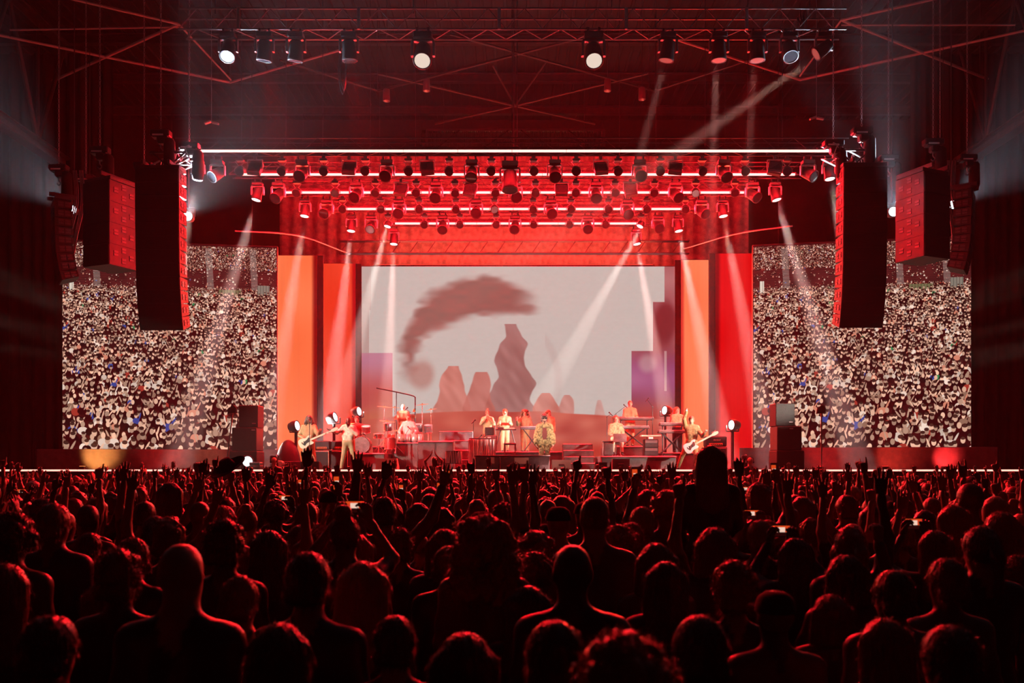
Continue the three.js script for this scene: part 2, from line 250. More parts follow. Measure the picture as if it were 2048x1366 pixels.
// the side screens: the camera feed of the audience
const feedTex = (() => {
  const W = 1024, H = 984, r = rng(77), d = new Float32Array(W * H * 3);
  for (let j = 0; j < H; j++) for (let i = 0; i < W; i++) { const n = vnoise(i / 40, j / 40, 41), o = (j * W + i) * 3; d[o] = 0.2 + n * 0.1; d[o + 1] = 0.045 + n * 0.03; d[o + 2] = 0.05 + n * 0.03; }
  const put = (cx, cy, rx, ry, col, a = 1, ang = 0) => {
    const R = Math.max(rx, ry) + 1, cs = Math.cos(ang), sn = Math.sin(ang);
    for (let j = Math.max(0, cy - R | 0); j <= Math.min(H - 1, cy + R); j++) for (let i = Math.max(0, cx - R | 0); i <= Math.min(W - 1, cx + R); i++) {
      const ux = i - cx, uy = j - cy, q = Math.hypot((ux * cs + uy * sn) / rx, (-ux * sn + uy * cs) / ry), k = clamp((1 - q) * Math.min(rx, ry) + 0.5, 0, 1) * a;
      if (k > 0) { const o = (j * W + i) * 3; for (let c = 0; c < 3; c++) d[o + c] = lerp(d[o + c], col[c], k); }
    }
  };
  const skin = () => { const k = 0.6 + r() * 0.38; return [1.0 * k, 0.78 * k, 0.66 * k]; };
  const cloth = () => { const q = r(), k = 0.75 + r() * 0.25; return q < 0.16 ? [0.97 * k, 0.86 * k, 0.79 * k] : q < 0.22 ? [0.8, 0.5, 0.4] : q < 0.25 ? [0.62, 0.2, 0.16] : q < 0.262 ? [0.2, 0.26, 0.55] : q < 0.267 ? [0.14, 0.5, 0.3] : q < 0.32 ? [0.55, 0.4, 0.33] : [0.12 + r() * 0.1, 0.035, 0.04]; };
  const person = (x, y, s, arms) => {
    const c = cloth(); put(x, y + s * 2.0, s * (1.25 + r() * 0.35), s * 1.25, c);
    const sk = skin(); put(x, y, s * 0.66, s * 0.92, sk); if (r() < 0.75) put(x, y - s * 0.6, s * 0.7, s * 0.5, [0.16, 0.06, 0.05], 0.85);
    if (arms) { const n = r() < 0.5 ? 1 : 2; for (let k = 0; k < n; k++) { const sd = k ? -1 : 1, a = (0.2 + r() * 0.7) * sd; put(x + sd * s * 1.4, y + s * 0.3, s * 0.27, s * 1.5, r() < 0.7 ? sk : c, 1, a * 0.8); } }
  };
  // upper tiers
  for (let j = 10; j < 300; j += 5.5) { const tier = j < 120 || j > 205; if (!tier) { for (let i = 0; i < W; i++) for (let q = 0; q < 2; q++) { const o = ((j + q | 0) * W + i) * 3; d[o] += 0.11; d[o + 1] += 0.1; d[o + 2] += 0.09; } }
    for (let i = 0; i < W; i += 6.5) if (r() < (tier ? 0.82 : 0.14)) person(i + r() * 6, j + r() * 4 - 3, 2.1 + r() * 0.7, r() < 0.1); }
  for (const sx of [150, 520, 690, 905]) for (let j = 20; j < 215; j += 7) for (let i = -16; i < 16; i++) for (let q = 0; q < 3; q++) { const o = ((j + q) * W + sx + i + (j * 0.06 | 0)) * 3; d[o] = 0.62; d[o + 1] = 0.55; d[o + 2] = 0.52; }
  for (const [sx, sy, w, h, c] of [[30, 175, 22, 60, [0.85, 0.8, 0.74]], [60, 235, 90, 44, [0.5, 0.5, 0.36]], [930, 190, 60, 50, [0.5, 0.47, 0.42]], [740, 215, 110, 40, [0.42, 0.4, 0.28]], [420, 235, 120, 30, [0.45, 0.42, 0.36]]]) for (let j = 0; j < h; j++) for (let i = 0; i < w; i++) { const o = ((sy + j) * W + Math.min(W - 1, sx + i)) * 3; for (let k = 0; k < 3; k++) d[o + k] = c[k] * (i % 14 < 2 ? 0.5 : 1); }
  // the floor audience, growing towards the lower edge
  let y = 232; while (y < H + 30) { const t = (y - 232) / (H - 232), s = lerp(5.4, 16.5, t * t * 0.6 + t * 0.4), step = s * 2.9; for (let x = -10 + r() * step; x < W + 10; x += step * (0.75 + r() * 0.5)) if (r() < 0.93) person(x, y + (r() - 0.5) * s * 2, s * (0.95 + r() * 0.35), r() < 0.32); y += s * 1.8; }
  const tx = picture(W, H, (u, v, i, j) => { const o = ((H - 1 - j) * W + i) * 3; return [d[o], d[o + 1], d[o + 2]]; });
  return tx;
})();
const feedMat = screenMat(feedTex, LEVEL.side);
function sideScreen(pxOut, pxIn, topOut, botOut, topIn, botIn, side) {
  const Din = 34.6, Dout = Din * (botIn - topIn) / (botOut - topOut), a = P(pxOut, botOut, Dout), b = P(pxIn, botIn, Din), h = (botIn - topIn) / F * Din, w = Math.hypot(a.x - b.x, a.z - b.z);
  const c = a.clone().add(b).multiplyScalar(0.5), turn = side < 0 ? Math.atan2(-(b.z - a.z), b.x - a.x) : Math.atan2(-(a.z - b.z), a.x - b.x);
  const t = thing('led_screen', side < 0 ? 'big left side screen showing the audience camera feed' : 'big right side screen showing the audience camera feed', 'screen', [c.x, c.y, c.z], turn);
  part('housing', box(w + 0.08, h + 0.08, 0.2, 0, h / 2, -0.11), M.black, t);
  const s = part('screen', flatScreen(w, h), feedMat, t); s.position.y = h / 2;
  for (const k of [-1, 0, 1]) part('hanging_strap', bar(V(k * w * 0.38, h, -0.1), V(k * w * 0.38, h + 7.5, -0.1), 0.012), M.cable, t);
  // the cloth wall under the screen
  const sk = solo('screen_skirt', box(w + 1.4, c.y - DECK - 0.02, 0.08, 0, 0, 0, 0.01), M.skirt, side < 0 ? 'dark skirt wall below the left side screen washed by orange light' : 'dark skirt wall below the right side screen washed by red light', 'skirt');
  sk.position.set(c.x + side * 0.1, DECK + (c.y - DECK) / 2, c.z + 0.25); sk.rotation.y = turn;
  return { c, turn };
}
const leftFeed = sideScreen(125, 553, 484, 902, 490, 895, -1), rightFeed = sideScreen(1942, 1507, 474, 896, 489, 893, 1);

// tall red screens between them
{
  const cols = [['leftmost tall orange-red screen beside the left audience feed', 553, 634, 511, 36, [0.985, 0.46, 0.28], [0.5, 0.06, 0.05], 1], ['darker tall red screen left of the pale middle screen', 646, 711, 527, 38, [0.9, 0.24, 0.14], [0.66, 0.03, 0.05], 1], ['tall bright orange screen right of the pale middle screen', 1362, 1417, 520, 38, [0.985, 0.48, 0.31], [0.86, 0.2, 0.15], -1], ['rightmost tall deep red screen beside the right audience feed', 1431, 1507, 507, 36, [0.86, 0.05, 0.07], [0.45, 0.0, 0.03], -1]];
  cols.forEach(([label, a, b, top, D, c0, c1, dir], k) => {
    const w = (b - a) / F * D, y1 = Y(top, D), t = thing('led_column', label, 'screen', [X((a + b) / 2, D), DECK, -D], 0), h = y1 - DECK;
    part('housing', box(w + 0.05, h + 0.05, 0.5, 0, h / 2, -0.27), M.black, t);
    const tex = picture(128, 512, (u, v) => { const q = dir > 0 ? u : 1 - u, s = vnoise(u * 26, v * 1.5, 50 + k) - 0.5, e = clamp((q - 0.84) / 0.12, 0, 1), f = vnoise(u * 2.2, v * 5, 60 + k) - 0.5; return c0.map((x, i) => lerp(x, c1[i], e * e * (3 - 2 * e)) + s * 0.035 * x + f * 0.1 * (i ? 0.7 : 0.3)); });
    const s = part('screen', flatScreen(w, h), screenMat(tex, LEVEL.panel), t); s.position.y = h / 2;
    panelLight(V(t.position.x, DECK + h / 2, -D + 0.04), V(0, 0, 1), w, h, [1, 0.03, 0.015], LEVEL.column);
    part('side_mask', box(0.24, h, 0.06, dir * (w / 2 + 0.14), h / 2, -0.02), M.blackDrape, t);
  });
}
// backdrop cloth behind the light bars, in soft pleats
{
  const pleats = (w, h, n, depth, mat, name, label, pos) => { const pts = []; for (let i = 0; i <= n * 6; i++) pts.push([i / (n * 6) * w - w / 2, Math.sin(i / 6 * 2 * Math.PI) * depth + Math.sin(i * 0.37) * depth * 0.5]);
    const g = new THREE.PlaneGeometry(w, h, n * 6, 1), p = g.attributes.position; for (let i = 0; i < p.count; i++) { const k = i % (n * 6 + 1); p.setZ(i, pts[k][1]); } for (let i = 0; i < p.count; i++) g.attributes.uv.setXY(i, p.getX(i), p.getY(i)); g.computeVertexNormals();
    const m = solo(name, g, mat, label, 'drape'); m.position.set(...pos); for (const k of [-0.45, -0.15, 0.15, 0.45]) if (pos[1] + h / 2 < 21) part('hanging_line', bar(V(k * w, h / 2 - 0.05, 0), V(k * w, 21.98 - pos[1], 0), 0.012), M.cable, m); m.material.side = THREE.DoubleSide; return m; };
  pleats(22.5, 8.6, 40, 0.05, M.drape, 'backdrop_drape', 'red-lit cloth backdrop above and behind the pale middle screen', [0.1, 12.7, -42]);
  pleats(9, 20, 18, 0.09, M.blackDrape, 'masking_drape', 'black masking drape at the left edge beyond the screen', [-21.8, 10, -38]);
  pleats(9, 20, 18, 0.09, M.blackDrape, 'masking_drape', 'black masking drape at the right edge beyond the screen', [21.8, 10, -38]);
  for (const [px0, py0, px1, py1, px2, py2, lab] of [[470, 462, 590, 470, 694, 505, 'thin curved track rail above the left red screens'], [1585, 452, 1480, 466, 1368, 497, 'thin curved track rail above the right red screens']])
    solo('curtain_track', tube([P(px0, py0, 33), P(px1, py1, 34.5), P(px2, py2, 37.5)], 0.03, 30), M.steel, lab, 'track');
  const hdY = Y(507, 39);
  const hd = thing('header_truss', 'long flat header beam hanging above the pale middle screen', 'beam', [0.1, Y(507, 39), -39]);
  part('beam', [box(15.6, 0.05, 0.3, 0, 0.55, 0), box(15.6, 0.05, 0.3, 0, 0, 0)], M.darkSteel, hd);
  for (const x of [-6, 0, 6]) part('hanging_cable', bar(V(x, 0.5, 0), V(x, 22 - hdY, 0), 0.012), M.darkSteel, hd);
  for (let i = 0; i < 20; i++) part('web', i ? hd.children[4].geometry : bar(V(0, 0, 0), V(0.39, 0.55, 0), 0.02), M.darkSteel, hd).position.x = -7.8 + i * 0.78;
}
{ // a long red batten, added on the middle screen to brighten the backdrop
  const t = thing('added_wash_batten', 'added red wash batten along the top of the pale middle screen', 'light bar', [0.1, Y(533, 40) + 0.12, -40.5]); part('trough', box(13, 0.12, 0.2, 0, 0, 0, 0.02), M.black, t); for (const k of [-5, 0, 5]) part('bracket', box(0.08, 0.2, 0.36, k, -0.12, 0.16), M.black, t); part('tube_lens', box(12.8, 0.02, 0.14, 0, 0.065, 0, 0.005), glow(1, 0.1, 0.05, 2), t);
  panelLight(V(0.1, Y(533, 40) + 0.22, -40.5), V(0, 1, -0.25), 12.8, 0.14, [1, 0.12, 0.06], LEVEL.screenTop * 10);
}

// ------------------------------------------------------------------ lamps: three kinds of stage lamp
// big spot: clamp, base, U-shaped yoke, barrel head (with lens). Its origin is the hanging point.
const yokeGeo = (() => {
  const pts = [[-0.25, -0.5], [-0.25, -0.2], [-0.21, -0.155], [0.21, -0.155], [0.25, -0.2], [0.25, -0.5], [0.215, -0.5], [0.215, -0.215], [0.195, -0.19], [-0.195, -0.19], [-0.215, -0.215], [-0.215, -0.5]];
  return outline(pts, 0.09, 0.008).translate(0, 0, -0.045);
})();
const headGeo = lathe([[0, 0.24], [0.12, 0.235], [0.16, 0.2], [0.175, 0.05], [0.185, -0.12], [0.2, -0.22], [0.205, -0.27], [0.175, -0.275], [0.165, -0.25], [0, -0.25]], 20);
const lensGeo = cyl(0.165, 0.165, 0.012, 0, -0.262, 0, 20);
const clampGeo = join([box(0.05, 0.09, 0.06, -0.12, 0.03, 0), box(0.05, 0.09, 0.06, 0.12, 0.03, 0), cyl(0.05, 0.05, 0.05, -0.12, 0.07, 0, 10, 0, Math.PI / 2), cyl(0.05, 0.05, 0.05, 0.12, 0.07, 0, 10, 0, Math.PI / 2), box(0.28, 0.03, 0.05, 0, -0.005, 0)]);
function bigSpot(label, group, pos, tiltX, tiltZ, lens = M.lensOff, scale = 1) {
  const t = thing('moving_spot_light', label, 'stage light', pos, 0, group);
  part('clamp', clampGeo, M.darkSteel, t); part('base', bigSpot.base ??= box(0.4, 0.14, 0.28, 0, -0.09, 0, 0.02), M.black, t); part('yoke', yokeGeo, M.steelDull, t);
  const h = part('head', headGeo, M.black, t); h.position.y = -0.45; h.rotation.set(tiltX, 0, tiltZ); part('lens', lensGeo, lens, h);
  t.scale.setScalar(scale); return t;
}
M.steelDull = std(0.2, 0.2, 0.2, 0.35, 0.6);
// small round wash: clamp, base, crossed bracket, drum head
const washHead = lathe([[0, 0.12], [0.1, 0.115], [0.135, 0.07], [0.145, -0.06], [0.15, -0.1], [0.128, -0.105], [0.125, -0.09], [0, -0.09]], 18), washLens = cyl(0.125, 0.125, 0.01, 0, -0.1, 0, 18);
const bracketGeo = join([bar(V(-0.16, -0.1, 0), V(-0.03, -0.26, 0), 0.014), bar(V(0.16, -0.1, 0), V(0.03, -0.26, 0), 0.014), bar(V(-0.17, -0.34, 0), V(-0.05, -0.24, 0), 0.014), bar(V(0.17, -0.34, 0), V(0.05, -0.24, 0), 0.014), bar(V(-0.17, -0.34, 0), V(-0.17, -0.44, 0), 0.014), bar(V(0.17, -0.34, 0), V(0.17, -0.44, 0), 0.014)]);
function washLight(label, group, pos, tiltX, tiltZ, lens = M.lensOff) {
  const t = thing('wash_light', label, 'stage light', pos, 0, group);
  part('clamp', washLight.c ??= box(0.12, 0.1, 0.08, 0, 0.02, 0), M.darkSteel, t); part('base', washLight.b ??= box(0.26, 0.08, 0.2, 0, -0.06, 0, 0.02), M.black, t); part('bracket', bracketGeo, M.steelDull, t);
  const h = part('head', washHead, M.black, t); h.position.y = -0.4; h.rotation.set(tiltX, 0, tiltZ); part('lens', washLens, lens, h); return t;
}
// flat strobe: clamp, bracket, wide box
function strobe(label, group, pos, tiltX, tiltZ) {
  const t = thing('strobe_light', label, 'stage light', pos, 0, group);
  part('clamp', strobe.c ??= box(0.1, 0.12, 0.08, 0, 0.02, 0), M.darkSteel, t); part('bracket', strobe.k ??= join([box(0.03, 0.34, 0.05, -0.24, -0.2, 0), box(0.03, 0.34, 0.05, 0.24, -0.2, 0), box(0.5, 0.03, 0.05, 0, -0.04, 0)]), M.steelDull, t);
  const h = part('head', strobe.h ??= box(0.44, 0.5, 0.16, 0, 0, 0, 0.02), M.black, t); h.position.y = -0.32; h.rotation.set(tiltX, 0, tiltZ); part('lens', strobe.l ??= box(0.38, 0.44, 0.01, 0, 0, 0.085, 0.004), M.lensOff, h); return t;
}
// a hanging lattice beam along x, its pieces as parts
function lattice(t, len, size, step, mat, rC = 0.025, rB = 0.012) {
  const ch = bar(V(-len / 2, 0, 0), V(len / 2, 0, 0), rC, 8), s = size / 2;
  for (const [y, z] of [[s, s], [s, -s], [-s, s], [-s, -s]]) part('chord', ch, mat, t).position.set(0, y, z);
  const up = bar(V(0, -s, 0), V(step / 2, s, 0), rB, 5), dn = bar(V(step / 2, s, 0), V(step, -s, 0), rB, 5), fl = bar(V(0, 0, -s), V(step / 2, 0, s), rB, 5), fr = bar(V(step / 2, 0, s), V(step, 0, -s), rB, 5);
  for (let x = -len / 2; x < len / 2 - step * 0.5; x += step) { for (const g of [up, dn]) part('diagonal', g, mat, t).position.set(x, 0, s); for (const g of [fl, fr]) part('diagonal', g, mat, t).position.set(x, -s, 0); }
  return t;
}
const NTH = ['first', 'second', 'third', 'fourth', 'fifth', 'sixth', 'seventh', 'eighth', 'ninth', 'tenth', 'eleventh', 'twelfth', 'thirteenth', 'fourteenth'], nth = (list, px) => NTH[list.indexOf(px)];
const ORD = ['front', 'second', 'third', 'fourth', 'rearmost'];
const ROWS = [
  { y: 302, D: 28, x0: 372, x1: 1676, big: [423, 596, 769, 942, 1111, 1284, 1456, 1628], wash: [469, 555, 640, 725, 813, 896, 982, 1068, 1155, 1240, 1326, 1412, 1499, 1585], strobe: [500, 692, 851, 1205, 1357, 1560], ends: [[382, 338, 350, 560], [1672, 330, 1704, 560]] },
  { y: 349, D: 30.3, x0: 478, x1: 1590, big: [548, 707, 869, 1031, 1195, 1357, 1514], wash: [586, 664, 746, 829, 908, 990, 1072, 1154, 1234, 1314, 1398, 1478], strobe: [798, 939, 1125, 1265], ends: [[503, 379, 462, 570], [1563, 377, 1606, 570]] },
  { y: 385, D: 32.3, x0: 568, x1: 1488, big: [647, 794, 951, 1103, 1259, 1410], wash: [679, 757, 835, 910, 988, 1067, 1144, 1220, 1298, 1377], strobe: [], ends: [[602, 418, 588, 560], [1454, 415, 1472, 560]] },
  { y: 418, D: 34.3, x0: 683, x1: 1370, big: [738, 883, 1030, 1178, 1321], wash: [772, 846, 918, 992, 1068, 1141, 1214, 1286], strobe: [], ends: [[697, 447, 690, 560], [1363, 446, 1378, 560]] },
  { y: 447, D: 36.4, x0: 790, x1: 1280, big: [], wash: [], strobe: [], ends: [[784, 475, 784, 580], [1278, 474, 1290, 580]] },
];
const barMat = glow(1, 0.3, 0.26, 3.4), lampTarget = (px, py, D) => P(px, py, D);
ROWS.forEach((row, k) => {
  const { D } = row, x0 = X(row.x0, D), x1 = X(row.x1, D), y = Y(row.y, D), w = x1 - x0, cx = (x0 + x1) / 2, o = ORD[k], r = rng(100 + k);
  const tr = lattice(thing('hanging_truss', 'dark lattice truss carrying the ' + o + ' red light bar', 'truss', [cx, y + 0.26, -D - 0.35]), w + 0.8, 0.42, 1.02, M.darkSteel);
  for (const s of [-0.42, 0, 0.42]) part('hanging_chain', bar(V(s * w, 0.2, 0), V(s * w, 21.74 - y, 0), 0.015), M.darkSteel, tr);
  const b = thing('red_light_bar', 'glowing red light bar, ' + o + ' of the five in the overhead rig', 'light bar', [cx, y, -D]);
  const n = Math.round(w / 1.7), seg = cyl(0.04, 0.04, w / n - 0.012, 0, 0, 0, 10, 0, Math.PI / 2);
  part('rail', box(w + 0.1, 0.06, 0.05, 0, 0.055, -0.02), M.darkSteel, b); for (const q of [-0.4, 0, 0.4]) part('bracket', box(0.06, 0.06, 0.16, q * w, 0.07, -0.09), M.darkSteel, b);
  for (let i = 0; i < n; i++) part('tube', seg, barMat, b).position.x = -w / 2 + (i + 0.5) * w / n;
  panelLight(V(cx, y, -D + 0.06), V(0, -1.1, 1), w, 0.08, RED, LEVEL.barFront * 10);
  const wb = thing('added_wash_batten', 'added red wash batten on the back of the truss above the ' + o + ' light bar', 'light bar', [cx, y + 0.3, -D - 0.72]); part('trough', box(w, 0.16, 0.12, 0, 0, 0.02, 0.02), M.black, wb); for (const q of [-0.4, 0, 0.4]) part('bracket', box(0.06, 0.06, 0.12, q * w, -0.21, 0.12), M.darkSteel, wb), part('bracket', box(0.04, 0.26, 0.04, q * w, -0.1, 0.06), M.darkSteel, wb); part('tube_lens', box(w - 0.1, 0.1, 0.02, 0, 0, -0.05, 0.005), glow(1, 0.03, 0.03, 2), wb);  // rear batten added to redden the backdrop behind the lamps
  panelLight(V(cx, y + 0.3, -D - 0.8), V(0, -0.4, -1), w - 0.1, 0.1, RED, LEVEL.barBack * 10);
  const hang = y - 0.02, hz = -D - 0.56;
  for (const px of row.big) bigSpot('large yoked spot lamp, ' + nth(row.big, px) + ' from left under the ' + o + ' red light bar', 'large spot lamps under the ' + o + ' light bar', [X(px, D), hang - 0.07, hz], -0.75 - r() * 0.35, (px - 1030) / 1400 + (r() - 0.5) * 0.3, M.lensOff, [1, 1, 1.02, 1.0, 1][k]);
  for (const px of row.wash) {
    const lit = k === 3 && (px === 772 || px === 1286);
    washLight(lit ? 'small wash lamp throwing a white beam at the ' + (px < 1000 ? 'left' : 'right') + ' end of the fourth bar' : 'small dark round wash lamp, ' + nth(row.wash, px) + ' from left under the ' + o + ' red light bar', lit ? undefined : 'small wash lamps under the ' + o + ' light bar', [X(px, D), hang - 0.02, hz], lit ? -0.15 : -0.8 - r() * 0.2, lit ? (px < 1000 ? -0.22 : -0.42) : (r() - 0.5) * 0.25, lit ? M.lensWhite : M.lensOff);
    if (lit) spot(P(px + (px < 1000 ? 2 : -2), 453, D - 0.1), px < 1000 ? P(738, 590, D - 0.1) : P(1206, 590, D + 0.6), WHITE, LEVEL.innerBeam, 4.2, 0.25, 4);
  }
  for (const px of row.strobe) strobe('dark boxy strobe lamp, ' + nth(row.strobe, px) + ' from left under the ' + o + ' red light bar', 'strobe lamps under the ' + o + ' light bar', [X(px, D), hang - 0.03, hz], -0.3 - r() * 0.3, (r() - 0.5) * 0.5);
  row.ends.forEach(([px, py, tx, ty], s) => {
    const q = V(X(px, D), hang - 0.64, hz), side = s ? 'right' : 'left', aim = P(tx, ty, D + [-0.6, -0.2, 0.0, 0.1, 0.6][k]);
    const tilt = Math.atan2(aim.x - q.x, q.y - aim.y);
    bigSpot('lit spot lamp with a pink beam past the ' + side + ' end of the ' + o + ' light bar', undefined, [q.x - Math.sin(tilt) * 0.25, hang - 0.06, hz], -0.1, tilt, M.lensPink, 0.9);
    spot(q.clone().add(V(0, -0.06, 0.03)), aim, [1, 0.62, 0.58], LEVEL.endBeam * (k === 3 || k === 4 ? 1.5 : 1), 3.6, 0.3, 6);
  });
});
bigSpot('single tall spot lamp hanging at the middle of the front light bar', undefined, [X(1020, 28), Y(302, 28) - 0.14, -28.56], -0.2, 0, M.lensOff, 1.35);

// ------------------------------------------------------------------ the long front truss
{
  const D = 26.5, y = Y(48, D), t = lattice(thing('front_lighting_truss', 'long silver lattice truss across the top with dark moving lamps', 'truss', [X(1025, D), y, -D]), 20, 0.62, 1.09, M.truss, 0.03, 0.016);
  for (const x of [-9, -3, 3, 9]) part('hanging_chain', bar(V(x, 0.3, 0), V(x, 22 - y, 0), 0.02), M.darkSteel, t);
  for (const x of [-8.2, -4.6, -0.4, 3.4, 7]) part('spigot', box(0.1, 0.66, 0.05, x, 0, 0.34), M.steel, t);
  const list = [[463, 'soft', -0.5, 0.05, 'far left'], [535, 'off', 0.2, -0.1, 'second from left'], [597, 'off', 0.25, -0.12, 'third from left'], [702, 'off', 0.12, 0.06, 'fourth from left, hanging low'], [848, 'on', -0.6, 0, 'left of centre, pale lens facing down'], [1185, 'on', -0.6, 0, 'right of centre, pale lens facing down'], [1332, 'beam', 0.1, -0.16, 'sending a faint beam, nearest the centre'], [1433, 'beam', 0.05, 0, 'sending a straight beam downwards'], [1509, 'beam', 0.05, 0.0, 'sending the faintest straight beam'], [1572, 'off', -0.5, 0, 'near the right end, dark lens']];
  for (const [px, kind, tx, tz, lab] of list) bigSpot('moving lamp under the long front truss, ' + lab, undefined, [X(px, D), y - 0.42, -D + 0.31], tx, tz, kind === 'on' || kind === 'soft' ? M.lensSoft : kind === 'beam' ? M.lensDim : M.lensOff, kind === 'on' ? 1.4 : 1.15);
  const q = bigSpot('moving lamp at the right end of the front truss tilted hard to the left', undefined, [X(1640, D), y - 0.42, -D + 0.31], 0.1, -0.95, M.lensDim, 1.05);
  for (const [px, tx, k] of [[535, 690, 1], [702, 850, 0.9], [848, 1024, 1], [1185, 1180, 0.9], [1509, 1360, 1]]) spot(V(X(px, D), y - 1.32, -D + 0.28), P(tx, 890, 30.5), RED, LEVEL.frontWash * k, 20, 0.7, 6);   // red front wash from the truss lamps
  const k = [1, 0.45, 0.4];
  spot(P(1328, 132, D - 0.31), P(1296, 250, D - 0.25), k, LEVEL.topBeam * 0.5, 3.2, 0.5, 5); spot(P(1433, 130, D - 0.31), P(1428, 270, D - 0.25), k, LEVEL.topBeam, 2.8, 0.5, 5); spot(P(1509, 130, D - 0.31), P(1500, 270, D - 0.25), k, LEVEL.topBeam * 0.5, 2.8, 0.5, 5); spot(P(1616, 126, D - 0.31), P(1440, 245, D - 0.25), [1, 0.5, 0.42], LEVEL.topBeam * 1.3, 3, 0.5, 5);
  for (const [px, py, l, lab] of [[683, 165, 1.5, 'looped black cable bundle hanging below the front truss'], [1600, 40, 0.8, 'short cable bundle under the right end of the front truss']]) { const c = P(px, py, D); solo('cable_bundle', [tube([[c.x, y - 0.3, -D], [c.x - 0.08, c.y + 0.1, -D], [c.x + 0.05, c.y - l * 0.25, -D], [c.x + 0.12, c.y + 0.3, -D], [c.x + 0.1, y - 0.3, -D]], 0.018, 30), tube([[c.x + 0.1, y - 0.3, -D + 0.05], [c.x - 0.02, c.y + 0.2, -D + 0.05], [c.x + 0.1, c.y - l * 0.2, -D + 0.05], [c.x + 0.16, c.y + 0.4, -D + 0.05], [c.x + 0.2, y - 0.3, -D]], 0.015, 30)], M.cable, lab, 'cable'); }
}
// small roof lamps between the bracing
for (const [px, py, lab] of [[773, 190, 'small dim red roof lamp left of the middle above the bars'], [853, 170, 'tiny dim roof lamp just left of the middle bracing'], [1215, 170, 'tiny dim roof lamp just right of the middle bracing'], [1284, 187, 'small dim red roof lamp right of the middle above the bars']]) {
  const D = 36, t = thing('roof_lamp', lab, 'lamp', P(px, py, D)); part('can', lathe([[0, 0.25], [0.13, 0.22], [0.15, -0.25], [0.12, -0.25], [0, -0.2]], 14), M.steelDull, t); part('stem', bar(V(0, 0.24, 0), V(0, 22 - t.position.y, 0), 0.015), M.darkSteel, t);
}

// ------------------------------------------------------------------ loudspeaker hangs
const handleGeo = join([box(0.17, 0.075, 0.02, 0, 0.046, 0, 0.004), box(0.17, 0.075, 0.02, 0, -0.046, 0, 0.004), box(0.02, 0.17, 0.016, 0, 0, 0, 0.004)]);
function lineArray(label, pos, turn, n, w, h, d, bend, big) {
  const t = thing('line_array_speaker', label, 'loudspeaker', pos, turn);
  part('flying_frame', [box(w, 0.12, d * 0.96, 0, 0.08, -d / 2), box(0.08, 0.14, d + 0.3, -w * 0.3, 0.19, -d / 2), box(0.08, 0.14, d + 0.3, w * 0.3, 0.19, -d / 2)], M.black, t);
  // a cabinet is a wedge: full height at the front, lower at the back
  const wedge = (drop) => { const s = new THREE.Shape([new THREE.Vector2(0, 0), new THREE.Vector2(d, -drop), new THREE.Vector2(d, -h + drop), new THREE.Vector2(0, -h)]); return new THREE.ExtrudeGeometry(s, { depth: w - 0.02, bevelEnabled: true, bevelSize: 0.006, bevelThickness: 0.01, bevelSegments: 1 }).rotateY(Math.PI / 2).translate(-w / 2 + 0.01, 0, 0); };
  const g = wedge(big ? 0.004 : 0.045), front = box(w - 0.03, h - 0.02, 0.02, 0, -h / 2, 0.02, 0.006);
  let y = 0, z = 0, a = 0;
  for (let i = 0; i < n; i++) {
    const c = part('cabinet', g, M.cabinet, t); c.position.set(0, y, z); c.rotation.x = a;
    part('grille', front, M.grille, c);
    for (const s of [-1, 1]) {
      const spots = big ? [[-d * 0.22, -h * 0.42], [-d * 0.5, -h * 0.22], [-d * 0.5, -h * 0.72], [-d * 0.78, -h * 0.5]] : [[-d * 0.35, -h * 0.5], [-d * 0.72, -h * 0.5]];
      for (const [hz, hy] of spots) { const q = part('handle', handleGeo, M.handle, c); q.position.set(s * (w / 2 + 0.006), hy, hz); q.rotation.y = Math.PI / 2; }
    }
    y -= h * Math.cos(a) + 0.008; z -= h * Math.sin(a); a += bend(i);
  }
  return t;
}
function hoist(label, pos, top, bag = true) {
  const t = thing('chain_hoist', label, 'hoist', pos);
  part('motor', hoist.m ??= join([box(0.62, 0.2, 0.3, 0, 0.1, 0, 0.03), box(0.3, 0.3, 0.26, 0.05, -0.08, 0, 0.04), box(0.5, 0.05, 0.26, 0, -0.02, 0.02, 0.01)]), M.black, t);
  part('label_plate', hoist.l ??= box(0.34, 0.05, 0.012, -0.04, 0.02, 0.158, 0.003), M.white, t);
  part('hook', hoist.h ??= tube([[0, -0.2, 0], [0, -0.34, 0], [0.06, -0.42, 0], [0.0, -0.5, 0], [-0.07, -0.44, 0]], 0.02, 16), M.steel, t);
  if (bag) part('chain_bag', hoist.b ??= lathe([[0.12, 0], [0.17, -0.08], [0.18, -0.75], [0.14, -0.9], [0, -0.92]], 16).translate(0.26, -0.05, -0.02), M.blackMatte, t);
  const len = top - pos.y, r = rng(9), links = [], tor = new THREE.TorusGeometry(0.034, 0.011, 4, 8); tor.scale(0.75, 1.3, 1);
  for (let y = 0.22; y < len - 0.06; y += 0.085) { const g = tor.clone(); if (Math.round(y / 0.085) % 2) g.rotateY(Math.PI / 2); g.translate(0, y, 0); links.push(g); }
  part('chain', links, M.steel, t); tag(t.children[t.children.length - 1], null, null, null, 'stuff'); return t;
}
